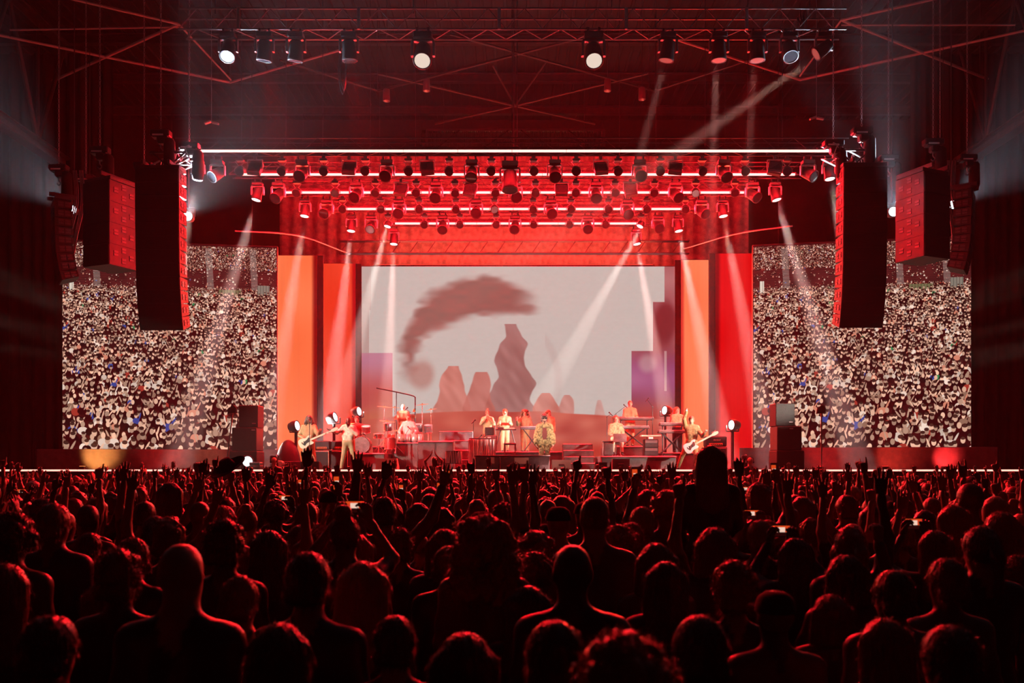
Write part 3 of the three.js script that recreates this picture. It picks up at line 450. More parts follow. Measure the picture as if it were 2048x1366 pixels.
for (const s of [-1, 1]) {
  const L = s < 0 ? 'left' : 'right', D = 27, xm = s < 0 ? X(314, D) : X(1731, D), ym = Y(s < 0 ? 338 : 333, D);
  // main hang of twelve cabinets, curving forward at its foot
  lineArray('tall main line array hanging at the ' + L + ', curved at its foot', [xm, ym, -D], s * -0.0, 12, 1.36, 0.405, 0.62, (i) => i < 6 ? 0.006 : 0.024 + (i - 6) * 0.012, false);
  hoist('black chain hoist above the ' + L + ' main line array', V(xm, ym + 1.1, -D - 0.3), 21.9); hoist('smaller hoist on the inner corner above the ' + L + ' main line array', V(xm - s * 0.85, ym + 0.75, -D - 0.4), 21.9, true);
  { const t = lattice(thing('outrigger_truss', 'short silver outrigger truss above the ' + L + ' main line array', 'truss', [xm - s * 0.15, ym + 0.55, -D - 1.1], s * 0.75), 2.6, 0.4, 0.52, M.alu, 0.024, 0.012); }
  solo('rigging_bar', [bar(V(xm - s * 0.8, ym + 0.62, -D - 0.3), V(xm + s * 0.35, ym + 0.62, -D - 0.3), 0.04), bar(V(xm - s * 0.75, ym + 0.6, -D - 0.3), V(xm - s * 0.25, ym + 0.2, -D - 0.3), 0.03), bar(V(xm + s * 0.25, ym + 0.6, -D - 0.3), V(xm - s * 0.2, ym + 0.2, -D - 0.3), 0.03)], M.black, 'black triangular rigging bracket above the ' + L + ' main line array', 'bracket');
  // flown bass cabinets, turned outwards
  const D2 = 28.2, xb = s < 0 ? X(206, D2) : X(1860, D2), yb = Y(s < 0 ? 372 : 356, D2);
  lineArray('short hang of four big square bass cabinets outside the ' + L + ' main array', [xb, yb, -D2 + 0.45], s * 0.42, 4, 1.15, 0.66, 1.1, () => 0.0, true);
  hoist('chain hoist with a hanging bag above the ' + L + ' bass cabinets', V(xb + s * 0.1, yb + 1.05, -D2), 21.9); hoist('chain hoist behind the ' + L + ' bass cabinets, closer to the main array', V(xb - s * 0.95, yb + 0.85, -D2 - 0.9), 21.9);
  // outer fill hang seen from the side
  const D3 = 30.4, xo = s < 0 ? X(112, D3) : X(1940, D3), yo = Y(s < 0 ? 408 : 388, D3);
  lineArray('slim curved outer line array at the far ' + L + ', lit from behind', [xo, yo, -D3 + 0.2], s * 1.0, 9, 1.0, 0.3, 0.55, (i) => i < 4 ? 0.01 : 0.055, false);
  hoist('chain hoist above the far ' + L + ' outer line array', V(xo - s * 0.1, yo + 1.15, -D3), 21.9); hoist('second chain hoist near the far ' + L + ' outer line array', V(xo - s * 0.75, yo + 1.0, -D3 - 0.6), 21.9, false);
  for (const [j, lab] of [[0, 'hanging beside the far ' + L + ' outer line array'], [1, 'looping between the far ' + L + ' array and the bass cabinets']]) { const q = xo - s * (0.55 + j * 0.22); solo('cable_loom', [0, 1, 2].map((m) => tube([[q + m * 0.05, yo + 1.2, -D3 - 0.1], [q - s * 0.1 + m * 0.06, yo + 0.1, -D3], [q + s * 0.1 + m * 0.04, yo - 1.2, -D3 + 0.05], [q + s * (0.02 + 0.14 * j) - m * 0.05, yo - 2.2 - j * 0.3, -D3]], 0.022, 24)), M.steelDull, 'pale cable loom ' + lab, 'cable'); }
  // the white lamp shining out from behind the main hang
  const lp = s < 0 ? P(376, 433, 29) : P(1786, 424, 29), lt = thing('white_flood_lamp', 'dazzling white lamp peeping past the ' + L + ' main line array', 'stage light', lp);
  part('head', lathe([[0, -0.3], [0.13, -0.26], [0.18, -0.05], [0.19, 0.04], [0.165, 0.04], [0.15, 0.0], [0, 0.0]], 18).rotateX(Math.PI / 2), M.black, lt); part('lens', cyl(0.15, 0.15, 0.02, 0, 0, 0.035, 18, Math.PI / 2), M.lensCool, lt); part('yoke', [bar(V(-0.2, 0, -0.05), V(-0.2, 0.3, -0.05), 0.02), bar(V(0.2, 0, -0.05), V(0.2, 0.3, -0.05), 0.02), bar(V(-0.2, 0.3, -0.05), V(0.2, 0.3, -0.05), 0.02), bar(V(0, 0.3, -0.05), V(0, 21.9 - lp.y, -0.05), 0.02)], M.darkSteel, lt);
  spot(lp.clone().add(V(0, 0, 0.1)), lp.clone().add(V(-s * 0.5, 0.36, 0.8)), COOL, LEVEL.sideWhite, 34, 0.8, 4);
  // a rear side-light tower lamp that picks out the outer hangs
  const l2 = s < 0 ? P(146, 420, 33) : P(1905, 410, 33), t2 = thing('white_flood_lamp', 'white lamp hidden behind the ' + L + ' bass cabinets', 'stage light', l2);
  part('head', lathe([[0, -0.3], [0.13, -0.26], [0.18, -0.05], [0.19, 0.04], [0.165, 0.04], [0.15, 0.0], [0, 0.0]], 18).rotateX(Math.PI / 2), M.black, t2); part('lens', cyl(0.15, 0.15, 0.02, 0, 0, 0.035, 18, Math.PI / 2), M.lensCool, t2); part('stem', bar(V(0, 0.1, -0.1), V(0, 21.9 - l2.y, -0.1), 0.02), M.darkSteel, t2);
  spot(l2.clone().add(V(0, 0, 0.1)), l2.clone().add(V(s * 0.45, 0.5, 0.7)), COOL, LEVEL.sideWhite * 0.6, 40, 0.6, 4);
}
for (const [px, py, D, top, lab] of [[423, 245, 30, 22, 'small spreader plate on a thin chain left of the light bars'], [1633, 236, 30, 22, 'small spreader plate on a thin chain right of the light bars']]) { const t = thing('rigging_plate', lab, 'rigging', P(px, py, D)); part('plate', [box(0.24, 0.06, 0.12, -0.12, 0, 0, 0.01, 0, 0, 0.35), box(0.24, 0.06, 0.12, 0.13, -0.02, 0, 0.01, 0, 0, -0.2)], M.steel, t); part('chain', bar(V(0, 0, 0), V(0, top - t.position.y, 0), 0.012), M.steel, t); }

// ------------------------------------------------------------------ figures: a smooth distance field over bones, meshed with surface nets
// bone: { a, b, ra, rb, id, k } or { c, r: [x, y, z], id, k }
function nets(bones, cell, grow = 0) {
  const lo = V(1e9, 1e9, 1e9), hi = V(-1e9, -1e9, -1e9);
  for (const q of bones) { const R = (q.r ? Math.max(...q.r) : Math.max(q.ra, q.rb)) + grow + cell * 3; for (const p of q.c ? [q.c] : [q.a, q.b]) { lo.min(p.clone().subScalar(R)); hi.max(p.clone().addScalar(R)); } }
  const nx = Math.ceil((hi.x - lo.x) / cell) + 1, ny = Math.ceil((hi.y - lo.y) / cell) + 1, nz = Math.ceil((hi.z - lo.z) / cell) + 1, N = nx * ny * nz;
  const f = new Float32Array(N).fill(1e3), best = new Float32Array(N).fill(1e3), who = new Uint8Array(N);
  for (const q of bones) {
    const k = q.k ?? 0.03, R = (q.r ? Math.max(...q.r) : Math.max(q.ra, q.rb)) + grow + k + cell * 2.5, pts = q.c ? [q.c] : [q.a, q.b];
    const i0 = [0, 1, 2].map((c) => Math.max(0, Math.floor((Math.min(...pts.map((p) => p.getComponent(c))) - R - lo.getComponent(c)) / cell))), n3 = [nx, ny, nz];
    const i1 = [0, 1, 2].map((c) => Math.min(n3[c] - 1, Math.ceil((Math.max(...pts.map((p) => p.getComponent(c))) + R - lo.getComponent(c)) / cell)));
    let dx = 0, dy = 0, dz = 0, dd = 1; if (!q.c) { dx = q.b.x - q.a.x; dy = q.b.y - q.a.y; dz = q.b.z - q.a.z; dd = Math.max(1e-9, dx * dx + dy * dy + dz * dz); }
    for (let z = i0[2]; z <= i1[2]; z++) for (let y = i0[1]; y <= i1[1]; y++) for (let x = i0[0]; x <= i1[0]; x++) {
      const X0 = lo.x + x * cell, Y0 = lo.y + y * cell, Z0 = lo.z + z * cell; let d;
      if (q.c) { const ux = (X0 - q.c.x) / (q.r[0] + grow), uy = (Y0 - q.c.y) / (q.r[1] + grow), uz = (Z0 - q.c.z) / (q.r[2] + grow), l = Math.sqrt(ux * ux + uy * uy + uz * uz); d = (l - 1) * (Math.min(...q.r) + grow) * (l < 1 ? 1 : 1.15); }
      else { const px = X0 - q.a.x, py = Y0 - q.a.y, pz = Z0 - q.a.z, t = clamp((px * dx + py * dy + pz * dz) / dd, 0, 1); d = Math.hypot(px - dx * t, py - dy * t, pz - dz * t) - (q.ra + (q.rb - q.ra) * t) - grow; }
      const i = (z * ny + y) * nx + x, a = f[i];
      if (q.cut) { f[i] = Math.max(a, -d); continue; }
      if (d < best[i]) { best[i] = d; who[i] = q.id ?? 0; }
      const h = clamp(0.5 + 0.5 * (a - d) / k, 0, 1); f[i] = a > 100 ? d : a + (d - a) * h - k * h * (1 - h);
    }
  }
  const cellV = new Int32Array(N).fill(-1), pos = [], ids = [], idx = [];
  const off = []; for (let c = 0; c < 8; c++) off.push(((c >> 2 & 1) * ny + (c >> 1 & 1)) * nx + (c & 1));
  const E = [[0, 1], [2, 3], [4, 5], [6, 7], [0, 2], [1, 3], [4, 6], [5, 7], [0, 4], [1, 5], [2, 6], [3, 7]];
  for (let z = 0; z < nz - 1; z++) for (let y = 0; y < ny - 1; y++) for (let x = 0; x < nx - 1; x++) {
    const i = (z * ny + y) * nx + x; let m = 0; for (let c = 0; c < 8; c++) if (f[i + off[c]] < 0) m |= 1 << c;
    if (m === 0 || m === 255) continue;
    let sx = 0, sy = 0, sz = 0, n = 0, id = 0, lowest = 1e9;
    for (const [a, b] of E) if ((m >> a & 1) !== (m >> b & 1)) { const va = f[i + off[a]], vb = f[i + off[b]], t = va / (va - vb); sx += (a & 1) + ((b & 1) - (a & 1)) * t; sy += (a >> 1 & 1) + ((b >> 1 & 1) - (a >> 1 & 1)) * t; sz += (a >> 2 & 1) + ((b >> 2 & 1) - (a >> 2 & 1)) * t; n++; }
    for (let c = 0; c < 8; c++) if (best[i + off[c]] < lowest) { lowest = best[i + off[c]]; id = who[i + off[c]]; }
    cellV[i] = pos.length / 3; pos.push(lo.x + (x + sx / n) * cell, lo.y + (y + sy / n) * cell, lo.z + (z + sz / n) * cell); ids.push(id);
  }
  const st = [1, nx, nx * ny];
  for (let z = 1; z < nz - 1; z++) for (let y = 1; y < ny - 1; y++) for (let x = 1; x < nx - 1; x++) {
    const i = (z * ny + y) * nx + x, s = f[i] < 0;
    for (let d = 0; d < 3; d++) {
      if (s === (f[i + st[d]] < 0)) continue;
      const u = st[(d + 1) % 3], v = st[(d + 2) % 3], a = cellV[i], b = cellV[i - u], c = cellV[i - u - v], e = cellV[i - v];
      if (a < 0 || b < 0 || c < 0 || e < 0) continue;
      if (s) idx.push(a, b, c, a, c, e); else idx.push(a, c, b, a, e, c);
    }
  }
  const g = new THREE.BufferGeometry(); g.setAttribute('position', new THREE.Float32BufferAttribute(pos, 3)); g.setIndex(idx); g.computeVertexNormals(); g.ids = ids;
  return g;
}
function tinted(g, palette, seed = 1, mottle = 0) {            // vertex colours by body region
  const r = rng(seed), p = g.attributes.position, c = new Float32Array(p.count * 3);
  for (let i = 0; i < p.count; i++) { const q = palette[g.ids[i]] ?? palette[0], n = mottle && g.ids[i] === 1 ? 1 + mottle * (vnoise(p.getX(i) * 26 + 40, p.getY(i) * 26 + p.getZ(i) * 19, seed) - 0.5) * 2 : 1; for (let k = 0; k < 3; k++) c[i * 3 + k] = q[k] * n; }
  g.setAttribute('color', new THREE.BufferAttribute(c, 3)); return g;
}
function mergeIndexed(list) {
  const pos = [], nor = [], idx = [], ids = []; let base = 0;
  for (const g of list) { const p = g.attributes.position.array, n = g.attributes.normal.array; for (const x of p) pos.push(x); for (const x of n) nor.push(x); for (const k of g.index.array) idx.push(k + base); for (let i = 0; i < p.length / 3; i++) ids.push(g.ids ? g.ids[i] : 0); base += p.length / 3; }
  const g = new THREE.BufferGeometry(); g.setAttribute('position', new THREE.Float32BufferAttribute(pos, 3)); g.setAttribute('normal', new THREE.Float32BufferAttribute(nor, 3)); g.setIndex(idx); g.ids = ids; return g;
}
const dirn = (v) => v.clone().normalize();
// a hand: wrist, direction of the hand, direction the palm faces, side (+1 has the thumb towards +lateral), pose
const CURL = { open: [0.12, 0.08, 0.1, 0.15, 0.5], relaxed: [0.5, 0.55, 0.6, 0.65, 0.6], point: [0.05, 1.45, 1.5, 1.5, 1.1], fist: [1.45, 1.5, 1.5, 1.45, 1.1], horns: [0.05, 1.45, 1.5, 0.08, 1.1], grip: [0.75, 0.8, 0.85, 0.9, 0.7], peace: [0.06, 0.08, 1.5, 1.5, 1.1] };
function handBones(W, d, n, side, pose, fat = 1, id = 0) {
  d = dirn(d); n = n.clone().sub(d.clone().multiplyScalar(n.dot(d))).normalize(); const l = d.clone().cross(n).multiplyScalar(side).normalize(), out = [], c = CURL[pose], pt = (a, b, e) => W.clone().addScaledVector(d, a).addScaledVector(l, b).addScaledVector(n, e);
  const offs = [0.031, 0.0105, -0.0105, -0.03], len = [0.072, 0.08, 0.074, 0.058], spread = pose === 'open' ? [0.2, 0.05, -0.09, -0.26] : pose === 'peace' ? [0.22, -0.1, 0, 0] : [0.04, 0.01, -0.02, -0.05];
  offs.forEach((o, i) => {
    const k0 = pt(0.015, o * 0.55, 0), k1 = pt(0.088 - Math.abs(o) * 0.25, o, 0); out.push({ a: k0, b: k1, ra: 0.017, rb: 0.0125 * fat, id, k: 0.012 });
    let p = k1, ang = 0; const fd = d.clone().multiplyScalar(Math.cos(spread[i])).addScaledVector(l, Math.sin(spread[i]));
    for (let j = 0; j < 3; j++) { ang += c[i] * [0.75, 1, 0.75][j]; const q = p.clone().addScaledVector(fd, Math.cos(ang) * len[i] * [0.46, 0.3, 0.24][j]).addScaledVector(n, Math.sin(ang) * len[i] * [0.46, 0.3, 0.24][j]); out.push({ a: p, b: q, ra: 0.0098 * fat - j * 0.0007, rb: 0.009 * fat - j * 0.0008, id, k: 0.002 }); p = q; }
  });
  const t0 = pt(0.02, 0.02, 0.004), t1 = pt(0.052, 0.05 - c[4] * 0.012, 0.014 + c[4] * 0.02), t2 = pt(0.088, 0.062 - c[4] * 0.04, 0.02 + c[4] * 0.035); out.push({ a: t0, b: t1, ra: 0.014, rb: 0.0115 * fat, id, k: 0.008 }, { a: t1, b: t2, ra: 0.011 * fat, rb: 0.009 * fat, id, k: 0.003 });
  return out;
}
// body regions: 0 skin, 1 top, 2 trousers, 3 shoes
const DOWN = { e: [0.23, 1.13, 0.03], w: [0.24, 0.88, -0.04], d: [0, -1, -0.15], n: [-1, 0, 0], hand: 'relaxed' };
function figure({ L = DOWN, R = DOWN, legs, cell = 0.02, hcell = 0.0075, long = false, fat = 1, head = [0, 0, 0], lean = 0, girth = 1, ears = true, seat = 0 }) {
  const q = [], B2 = (a, b, ra, rb, id, k = 0.03) => q.push({ a: V(...a), b: V(...b), ra, rb, id, k }), gz = girth;
  B2([-0.06, 0.95, 0], [0.06, 0.95, 0], 0.115 * gz, 0.115 * gz, 2, 0.04);
  for (const s of [-1, 1]) {
    B2([s * 0.055, 1.0, 0], [s * 0.055 * gz, 1.15, 0], 0.108 * gz, 0.106 * gz, 1, 0.04); B2([s * 0.075, 1.15, 0], [s * 0.09, 1.32, 0], 0.108 * gz, 0.108, 1, 0.05);
    B2([s * 0.05, 1.41, 0.005], [s * 0.17, 1.4, 0.005], 0.075, 0.064, 1, 0.05); B2([0, 1.485, 0.01], [s * 0.12, 1.435, 0.01], 0.05, 0.042, 1, 0.04);
  }
  const hm = new THREE.Matrix4().makeTranslation(0, 1.53, 0).multiply(new THREE.Matrix4().makeRotationFromEuler(new THREE.Euler(head[0], head[1], head[2], 'YXZ'))).multiply(new THREE.Matrix4().makeTranslation(0, -1.53, 0)), H = (x, y, z) => V(x, y, z).applyMatrix4(hm);
  q.push({ a: V(0, 1.42, 0.01), b: H(0, 1.58, -0.005), ra: 0.066 * girth, rb: 0.058 * girth, id: 0, k: 0.03 }, { c: H(0, 1.672, 0), r: [0.079, 0.095, 0.1], id: 0, k: 0.03 }, { c: H(0, 1.608, -0.032), r: [0.062, 0.082, 0.074], id: 0, k: 0.03 }, { a: H(0, 1.645, -0.098), b: H(0, 1.612, -0.122), ra: 0.011, rb: 0.014, id: 0, k: 0.012 });
  if (ears) for (const s of [-1, 1]) q.push({ c: H(s * 0.081, 1.635, 0.004), r: [0.013, 0.032, 0.02], id: 0, k: 0.01 });
  const hands = [];
  [[L, -1], [R, 1]].forEach(([arm, s]) => {
    const m = (v) => V(v[0] * s, v[1], v[2]), S = V(s * 0.178, 1.395, 0.005), e = m(arm.e), w = m(arm.w), mid = S.clone().lerp(e, 0.62);
    const SH = S.clone(); if (e.y > 1.4) { SH.y += 0.03; SH.x += s * 0.01; }
    q.push({ a: SH, b: mid, ra: 0.062, rb: 0.052, id: 1, k: 0.05 }, { a: mid, b: e, ra: long ? 0.05 : 0.046, rb: long ? 0.046 : 0.039, id: long ? 1 : 0, k: 0.03 }, { a: e, b: w.clone().lerp(e, 0.12), ra: long ? 0.046 : 0.041, rb: long ? 0.036 : 0.028, id: long ? 1 : 0, k: 0.03 }, { a: w.clone().lerp(e, 0.15), b: w, ra: 0.029, rb: 0.027, id: 0, k: 0.02 });
    hands.push(...handBones(w, m(arm.d), m(arm.n), -1, arm.hand, fat).map((b) => b));
    if (s > 0) { /* thumbs point towards each other on both sides */ }
  });
  const lg = legs ?? [[[0.1, 0.5, 0], [0.105, 0.09, 0.02]], [[0.1, 0.5, 0], [0.105, 0.09, 0.02]]];
  lg.forEach(([kn, an], i) => { const s = i ? 1 : -1, K = V(kn[0] * s, kn[1], kn[2]), A = V(an[0] * s, an[1], an[2]), fx = an[3] ?? 0; q.push({ a: V(s * 0.085, 0.92, 0), b: K, ra: 0.094 * gz, rb: 0.064, id: 2, k: 0.04 }, { a: K, b: A, ra: 0.064, rb: 0.05, id: 2, k: 0.03 }, { a: A.clone().add(V(0, -0.045, 0.03)), b: A.clone().add(V(s * fx, -0.05, -0.16)), ra: 0.042, rb: 0.036, id: 3, k: 0.03 }); });
  if (lean) { const lm = new THREE.Matrix4().makeTranslation(0, 0.95, 0).multiply(new THREE.Matrix4().makeRotationX(lean)).multiply(new THREE.Matrix4().makeTranslation(0, -0.95, 0)); for (const b of [...q, ...hands]) if (b.id !== 2 && b.id !== 3) for (const k of ['a', 'b', 'c']) b[k]?.applyMatrix4(lm); hm.premultiply(lm); }
  return { q, hands, hm, cell, hcell };
}
function bodyGeo(spec, palette, seed, mottle) { const s = figure(spec); return { geo: tinted(mergeIndexed([nets(s.q, s.cell), nets(s.hands, s.hcell)]), palette, seed, mottle), hm: s.hm, s }; }
// hair: a field round the skull, roughened into locks, with loose strands
function hairGeo(kind, cell, seed, strands = 60) {
  const r = rng(seed), q = [], el = (x, y, z, a, b, c, k = 0.03) => q.push({ c: V(x, y, z), r: [a, b, c], id: 0, k }), cut = (x, y, z, a, b, c) => q.push({ c: V(x, y, z), r: [a, b, c], cut: true, k: 0.02 });
  const cap = (ax, ay, az, bx, by, bz, ra, rb, k = 0.03) => q.push({ a: V(ax, ay, az), b: V(bx, by, bz), ra, rb, id: 0, k });
  let rough = 0.006, len = 0.018, thick = 0.0012, curl = 0.4;
  if (kind === 'short') { el(0, 1.675, 0.008, 0.09, 0.108, 0.108); cap(-0.05, 1.6, 0.075, 0.05, 1.6, 0.075, 0.035, 0.035); cut(0, 1.58, -0.14, 0.11, 0.12, 0.11); rough = 0.007; }
  if (kind === 'buzz') { el(0, 1.67, 0.003, 0.083, 0.107, 0.104); cut(0, 1.58, -0.13, 0.12, 0.12, 0.105); cut(0, 1.5, 0.05, 0.2, 0.09, 0.2); rough = 0.002; len = 0.008; }
  if (kind === 'messy') { el(0, 1.69, 0.008, 0.1, 0.115, 0.118); for (let i = 0; i < 26; i++) { const a = r() * 6.28, b = r() * 1.2; el(Math.sin(a) * Math.sin(b) * 0.095, 1.69 + Math.cos(b) * 0.11, Math.cos(a) * Math.sin(b) * 0.11 + 0.01, 0.03, 0.026, 0.03, 0.015); } cap(-0.06, 1.6, 0.07, 0.06, 1.6, 0.07, 0.04, 0.04); cut(0, 1.58, -0.15, 0.11, 0.12, 0.11); rough = 0.012; len = 0.035; curl = 0.9; }
  if (kind === 'curly') { el(0, 1.69, 0.015, 0.115, 0.12, 0.125); for (let i = 0; i < 70; i++) { const a = r() * 6.28, b = Math.acos(1 - r() * 1.5); el(Math.sin(a) * Math.sin(b) * 0.118, 1.675 + Math.cos(b) * 0.122, Math.cos(a) * Math.sin(b) * 0.12 + 0.02, 0.03, 0.03, 0.03, 0.012); } cut(0, 1.58, -0.15, 0.11, 0.12, 0.12); rough = 0.009; len = 0.045; curl = 2; }
  if (kind === 'curlylong') { el(0, 1.685, 0.015, 0.115, 0.115, 0.12); for (let i = 0; i < 120; i++) { const a = (r() - 0.5) * 4.4, t = r(), y = 1.76 - t * 0.42, w = 0.1 + 0.055 * Math.sin(t * 2.6); el(Math.sin(a) * w, y, Math.cos(a) * w * 0.85 + 0.02, 0.034, 0.032, 0.034, 0.014); } for (const s of [-1, 0, 1]) cap(s * 0.06, 1.66, 0.05, s * 0.1, 1.4, 0.09, 0.07, 0.06); cut(0, 1.56, -0.16, 0.1, 0.14, 0.13); rough = 0.01; len = 0.055; curl = 2.2; }
  if (kind === 'long') { el(0, 1.68, 0.012, 0.096, 0.108, 0.115); for (let i = -3; i <= 3; i++) cap(i * 0.026, 1.68, 0.06 - Math.abs(i) * 0.012, i * 0.036, 1.26 + Math.abs(i) * 0.02, 0.105 - Math.abs(i) * 0.006, 0.05, 0.03, 0.03); for (const s of [-1, 1]) cap(s * 0.075, 1.66, 0.0, s * 0.095, 1.36, 0.03, 0.035, 0.022); cut(0, 1.56, -0.15, 0.085, 0.15, 0.13); rough = 0.006; len = 0.028; curl = 0.3; }
  if (kind === 'bob') { el(0, 1.68, 0.012, 0.1, 0.11, 0.118); for (let i = -3; i <= 3; i++) cap(i * 0.028, 1.67, 0.05, i * 0.036, 1.5, 0.07 - Math.abs(i) * 0.012, 0.05, 0.034, 0.03); cut(0, 1.56, -0.15, 0.085, 0.15, 0.13); rough = 0.006; len = 0.022; }
  if (kind === 'bun') { el(0, 1.672, 0.008, 0.089, 0.106, 0.106); el(0, 1.8, 0.05, 0.05, 0.045, 0.05, 0.02); cut(0, 1.58, -0.14, 0.11, 0.12, 0.11); rough = 0.005; }
  if (kind === 'tail') { el(0, 1.672, 0.008, 0.089, 0.106, 0.106); cap(0, 1.7, 0.1, 0, 1.62, 0.16, 0.035, 0.035, 0.02); cap(0, 1.62, 0.16, 0.02, 1.38, 0.13, 0.035, 0.016, 0.02); cut(0, 1.58, -0.14, 0.11, 0.12, 0.11); rough = 0.005; len = 0.02; }
  if (kind === 'dreads') { el(0, 1.685, 0.012, 0.098, 0.105, 0.112); for (let i = 0; i < 34; i++) { const a = (r() - 0.5) * 5.0, w = 0.1; const x = Math.sin(a) * w, z = Math.cos(a) * w * 0.8 + 0.01, l = 0.3 + r() * 0.18; cap(x * 0.8, 1.7, z * 0.8, x * 1.35, 1.56, z * 1.3, 0.022, 0.02, 0.01); cap(x * 1.35, 1.56, z * 1.3, x * 1.6, 1.56 - l, z * 1.35, 0.02, 0.014, 0.01); } cut(0, 1.6, -0.14, 0.07, 0.09, 0.1); rough = 0.004; len = 0.03; }
  const g = nets(q, cell), p = g.attributes.position, n = g.attributes.normal, grow = [];
  for (let i = 0; i < p.count; i++) { const a = Math.atan2(p.getX(i), p.getZ(i)), k = (vnoise(a * 14 + 60, p.getY(i) * (curl > 1 ? 45 : 9) + 3, seed) - 0.45) * rough * 2; grow.push(k); }
  for (let i = 0; i < p.count; i++) p.setXYZ(i, p.getX(i) + n.getX(i) * grow[i], p.getY(i) + n.getY(i) * grow[i], p.getZ(i) + n.getZ(i) * grow[i]);
  g.computeVertexNormals();
  const list = [g], rp = [], rn = [], ri = []; let rb = 0;
  for (let i = 0; i < strands; i++) {
    const v = (r() * p.count) | 0, o = V(p.getX(v), p.getY(v), p.getZ(v)), d = V(n.getX(v), n.getY(v), n.getZ(v)); if (d.z < -0.75) continue;
    const L = len * (0.5 + r()), side = V(r() - 0.5, r() - 0.5, r() - 0.5).multiplyScalar(curl), mid = o.clone().addScaledVector(d, L * 0.4).addScaledVector(side, L * 0.25), end = mid.clone().addScaledVector(d, L * 0.25).addScaledVector(side, L * 0.5).add(V(0, -L * (curl < 0.5 ? 0.7 : 0.25), 0));
    // one loose lock: a thin curved ribbon
    const w = V(d.y, d.z, d.x).cross(d).normalize().applyAxisAngle(d, r() * 6.28).multiplyScalar(thick), q = [o.clone().add(w), o.clone().sub(w), mid.clone().addScaledVector(w, 0.85), mid.clone().addScaledVector(w, -0.85), end.clone().addScaledVector(w, 0.25), end.clone().addScaledVector(w, -0.25)], nn = d.clone().cross(w).normalize();
    for (const k of q) { rp.push(k.x, k.y, k.z); rn.push(nn.x, nn.y, nn.z); } ri.push(rb, rb + 1, rb + 2, rb + 1, rb + 3, rb + 2, rb + 2, rb + 3, rb + 4, rb + 3, rb + 5, rb + 4); rb += 6;
  }
  const rg = new THREE.BufferGeometry(); rg.setAttribute('position', new THREE.Float32BufferAttribute(rp, 3)); rg.setAttribute('normal', new THREE.Float32BufferAttribute(rn, 3)); rg.setIndex(ri); list.push(rg);
  return mergeIndexed(list);
}
const fabric = (r, g, b, rough = 0.85, sh = 0.5) => new THREE.MeshPhysicalMaterial({ color: C(r, g, b), roughness: rough, sheen: sh, sheenColor: C(0.7, 0.7, 0.7), sheenRoughness: 0.4 });
const vertexSkin = new THREE.MeshPhysicalMaterial({ color: C(1, 1, 1), roughness: 0.42, vertexColors: true, sheen: 0.6, sheenColor: C(0.6, 0.5, 0.45), sheenRoughness: 0.45 });
const hairMat = (r, g, b) => new THREE.MeshPhysicalMaterial({ color: C(r, g, b), roughness: 0.36, side: THREE.DoubleSide, sheen: 1, sheenColor: C(0.95, 0.9, 0.85), sheenRoughness: 0.22 });
const HAIR = { black: hairMat(0.04, 0.032, 0.028), brown: hairMat(0.13, 0.075, 0.045), fair: hairMat(0.3, 0.21, 0.11), red: hairMat(0.22, 0.08, 0.035), grey: hairMat(0.35, 0.34, 0.33) };
const SKIN = { light: [0.5, 0.3, 0.22], tan: [0.36, 0.19, 0.125], brown: [0.16, 0.075, 0.045], dark: [0.075, 0.035, 0.022] };

// ------------------------------------------------------------------ risers, steps and boxes on stage
function riser(name, label, cat, px0, px1, topPy, D0, D1, mat = M.riser, base = DECK) {
  const y1 = Y(topPy, D0), x0 = X(px0, D0), x1 = X(px1, D0), h = y1 - base, t = thing(name, label, cat, [(x0 + x1) / 2, base, -(D0 + D1) / 2]);
  part('box', box(x1 - x0, h, D1 - D0, 0, h / 2, 0, 0.02), mat, t); part('top_edge', box(x1 - x0 + 0.03, 0.05, 0.05, 0, h - 0.03, (D1 - D0) / 2 + 0.005, 0.01), M.alu, t); t.userData.top = y1; return t;
}
const rz = {
  drums: riser('drum_riser', 'low red-lit riser under the left drum kit', 'riser', 696, 769, 906, 30, 33.2),
  tabla: riser('percussion_riser', 'middle-height riser under the seated drummer in white', 'riser', 784, 836, 885, 31.4, 33.4),
  perc: riser('percussion_riser', 'tall rear riser under the bald percussionist', 'riser', 745, 860, 893, 34, 37),
  block: riser('stage_block', 'tall dark red double-panel block left of centre', 'block', 836, 906, 882, 30.4, 31.4),
  choir: riser('choir_riser', 'wide centre riser under the backing singers', 'riser', 960, 1132, 903, 32.4, 37.5),
  keys: riser('keyboard_riser', 'right riser carrying the keyboards and the seated player', 'riser', 1203, 1352, 912, 29.4, 31.9),
  keysRear: riser('keyboard_riser', 'tall rear right riser under the standing keyboard player', 'riser', 1222, 1312, 892, 32.3, 36),
  keysSide: riser('keyboard_riser', 'right side riser under the long-haired keyboard player', 'riser', 1326, 1412, 905, 32.2, 35),
};
part('panel_gap', box(0.05, 0.9, 0.02, 0, 0.48, 0.51), M.black, rz.block);
for (const [n, label, px0, px1, top, bot, D, steps] of [['stage_steps', 'wide stepped red platform behind the tall block left of centre', 874, 944, 862, 915, 33.5, 4], ['stage_steps', 'glowing red steps between the centre and the right riser', 1128, 1190, 888, 936, 30.4, 4]]) {
  const t = thing(n, label, 'steps', [X((px0 + px1) / 2, D), DECK, -D]), w = (px1 - px0) / F * D, H = Y(top, D) - DECK;
  for (let i = 0; i < steps; i++) part('step', box(w, H * (i + 1) / steps, 0.34, 0, H * (i + 1) / steps / 2, -i * 0.34, 0.02), M.riser, t);
  for (let i = 0; i < steps; i++) part('nosing', box(w, 0.03, 0.03, 0, H * (i + 1) / steps + 0.005, -i * 0.34 + 0.165, 0.008), M.alu, t);
}
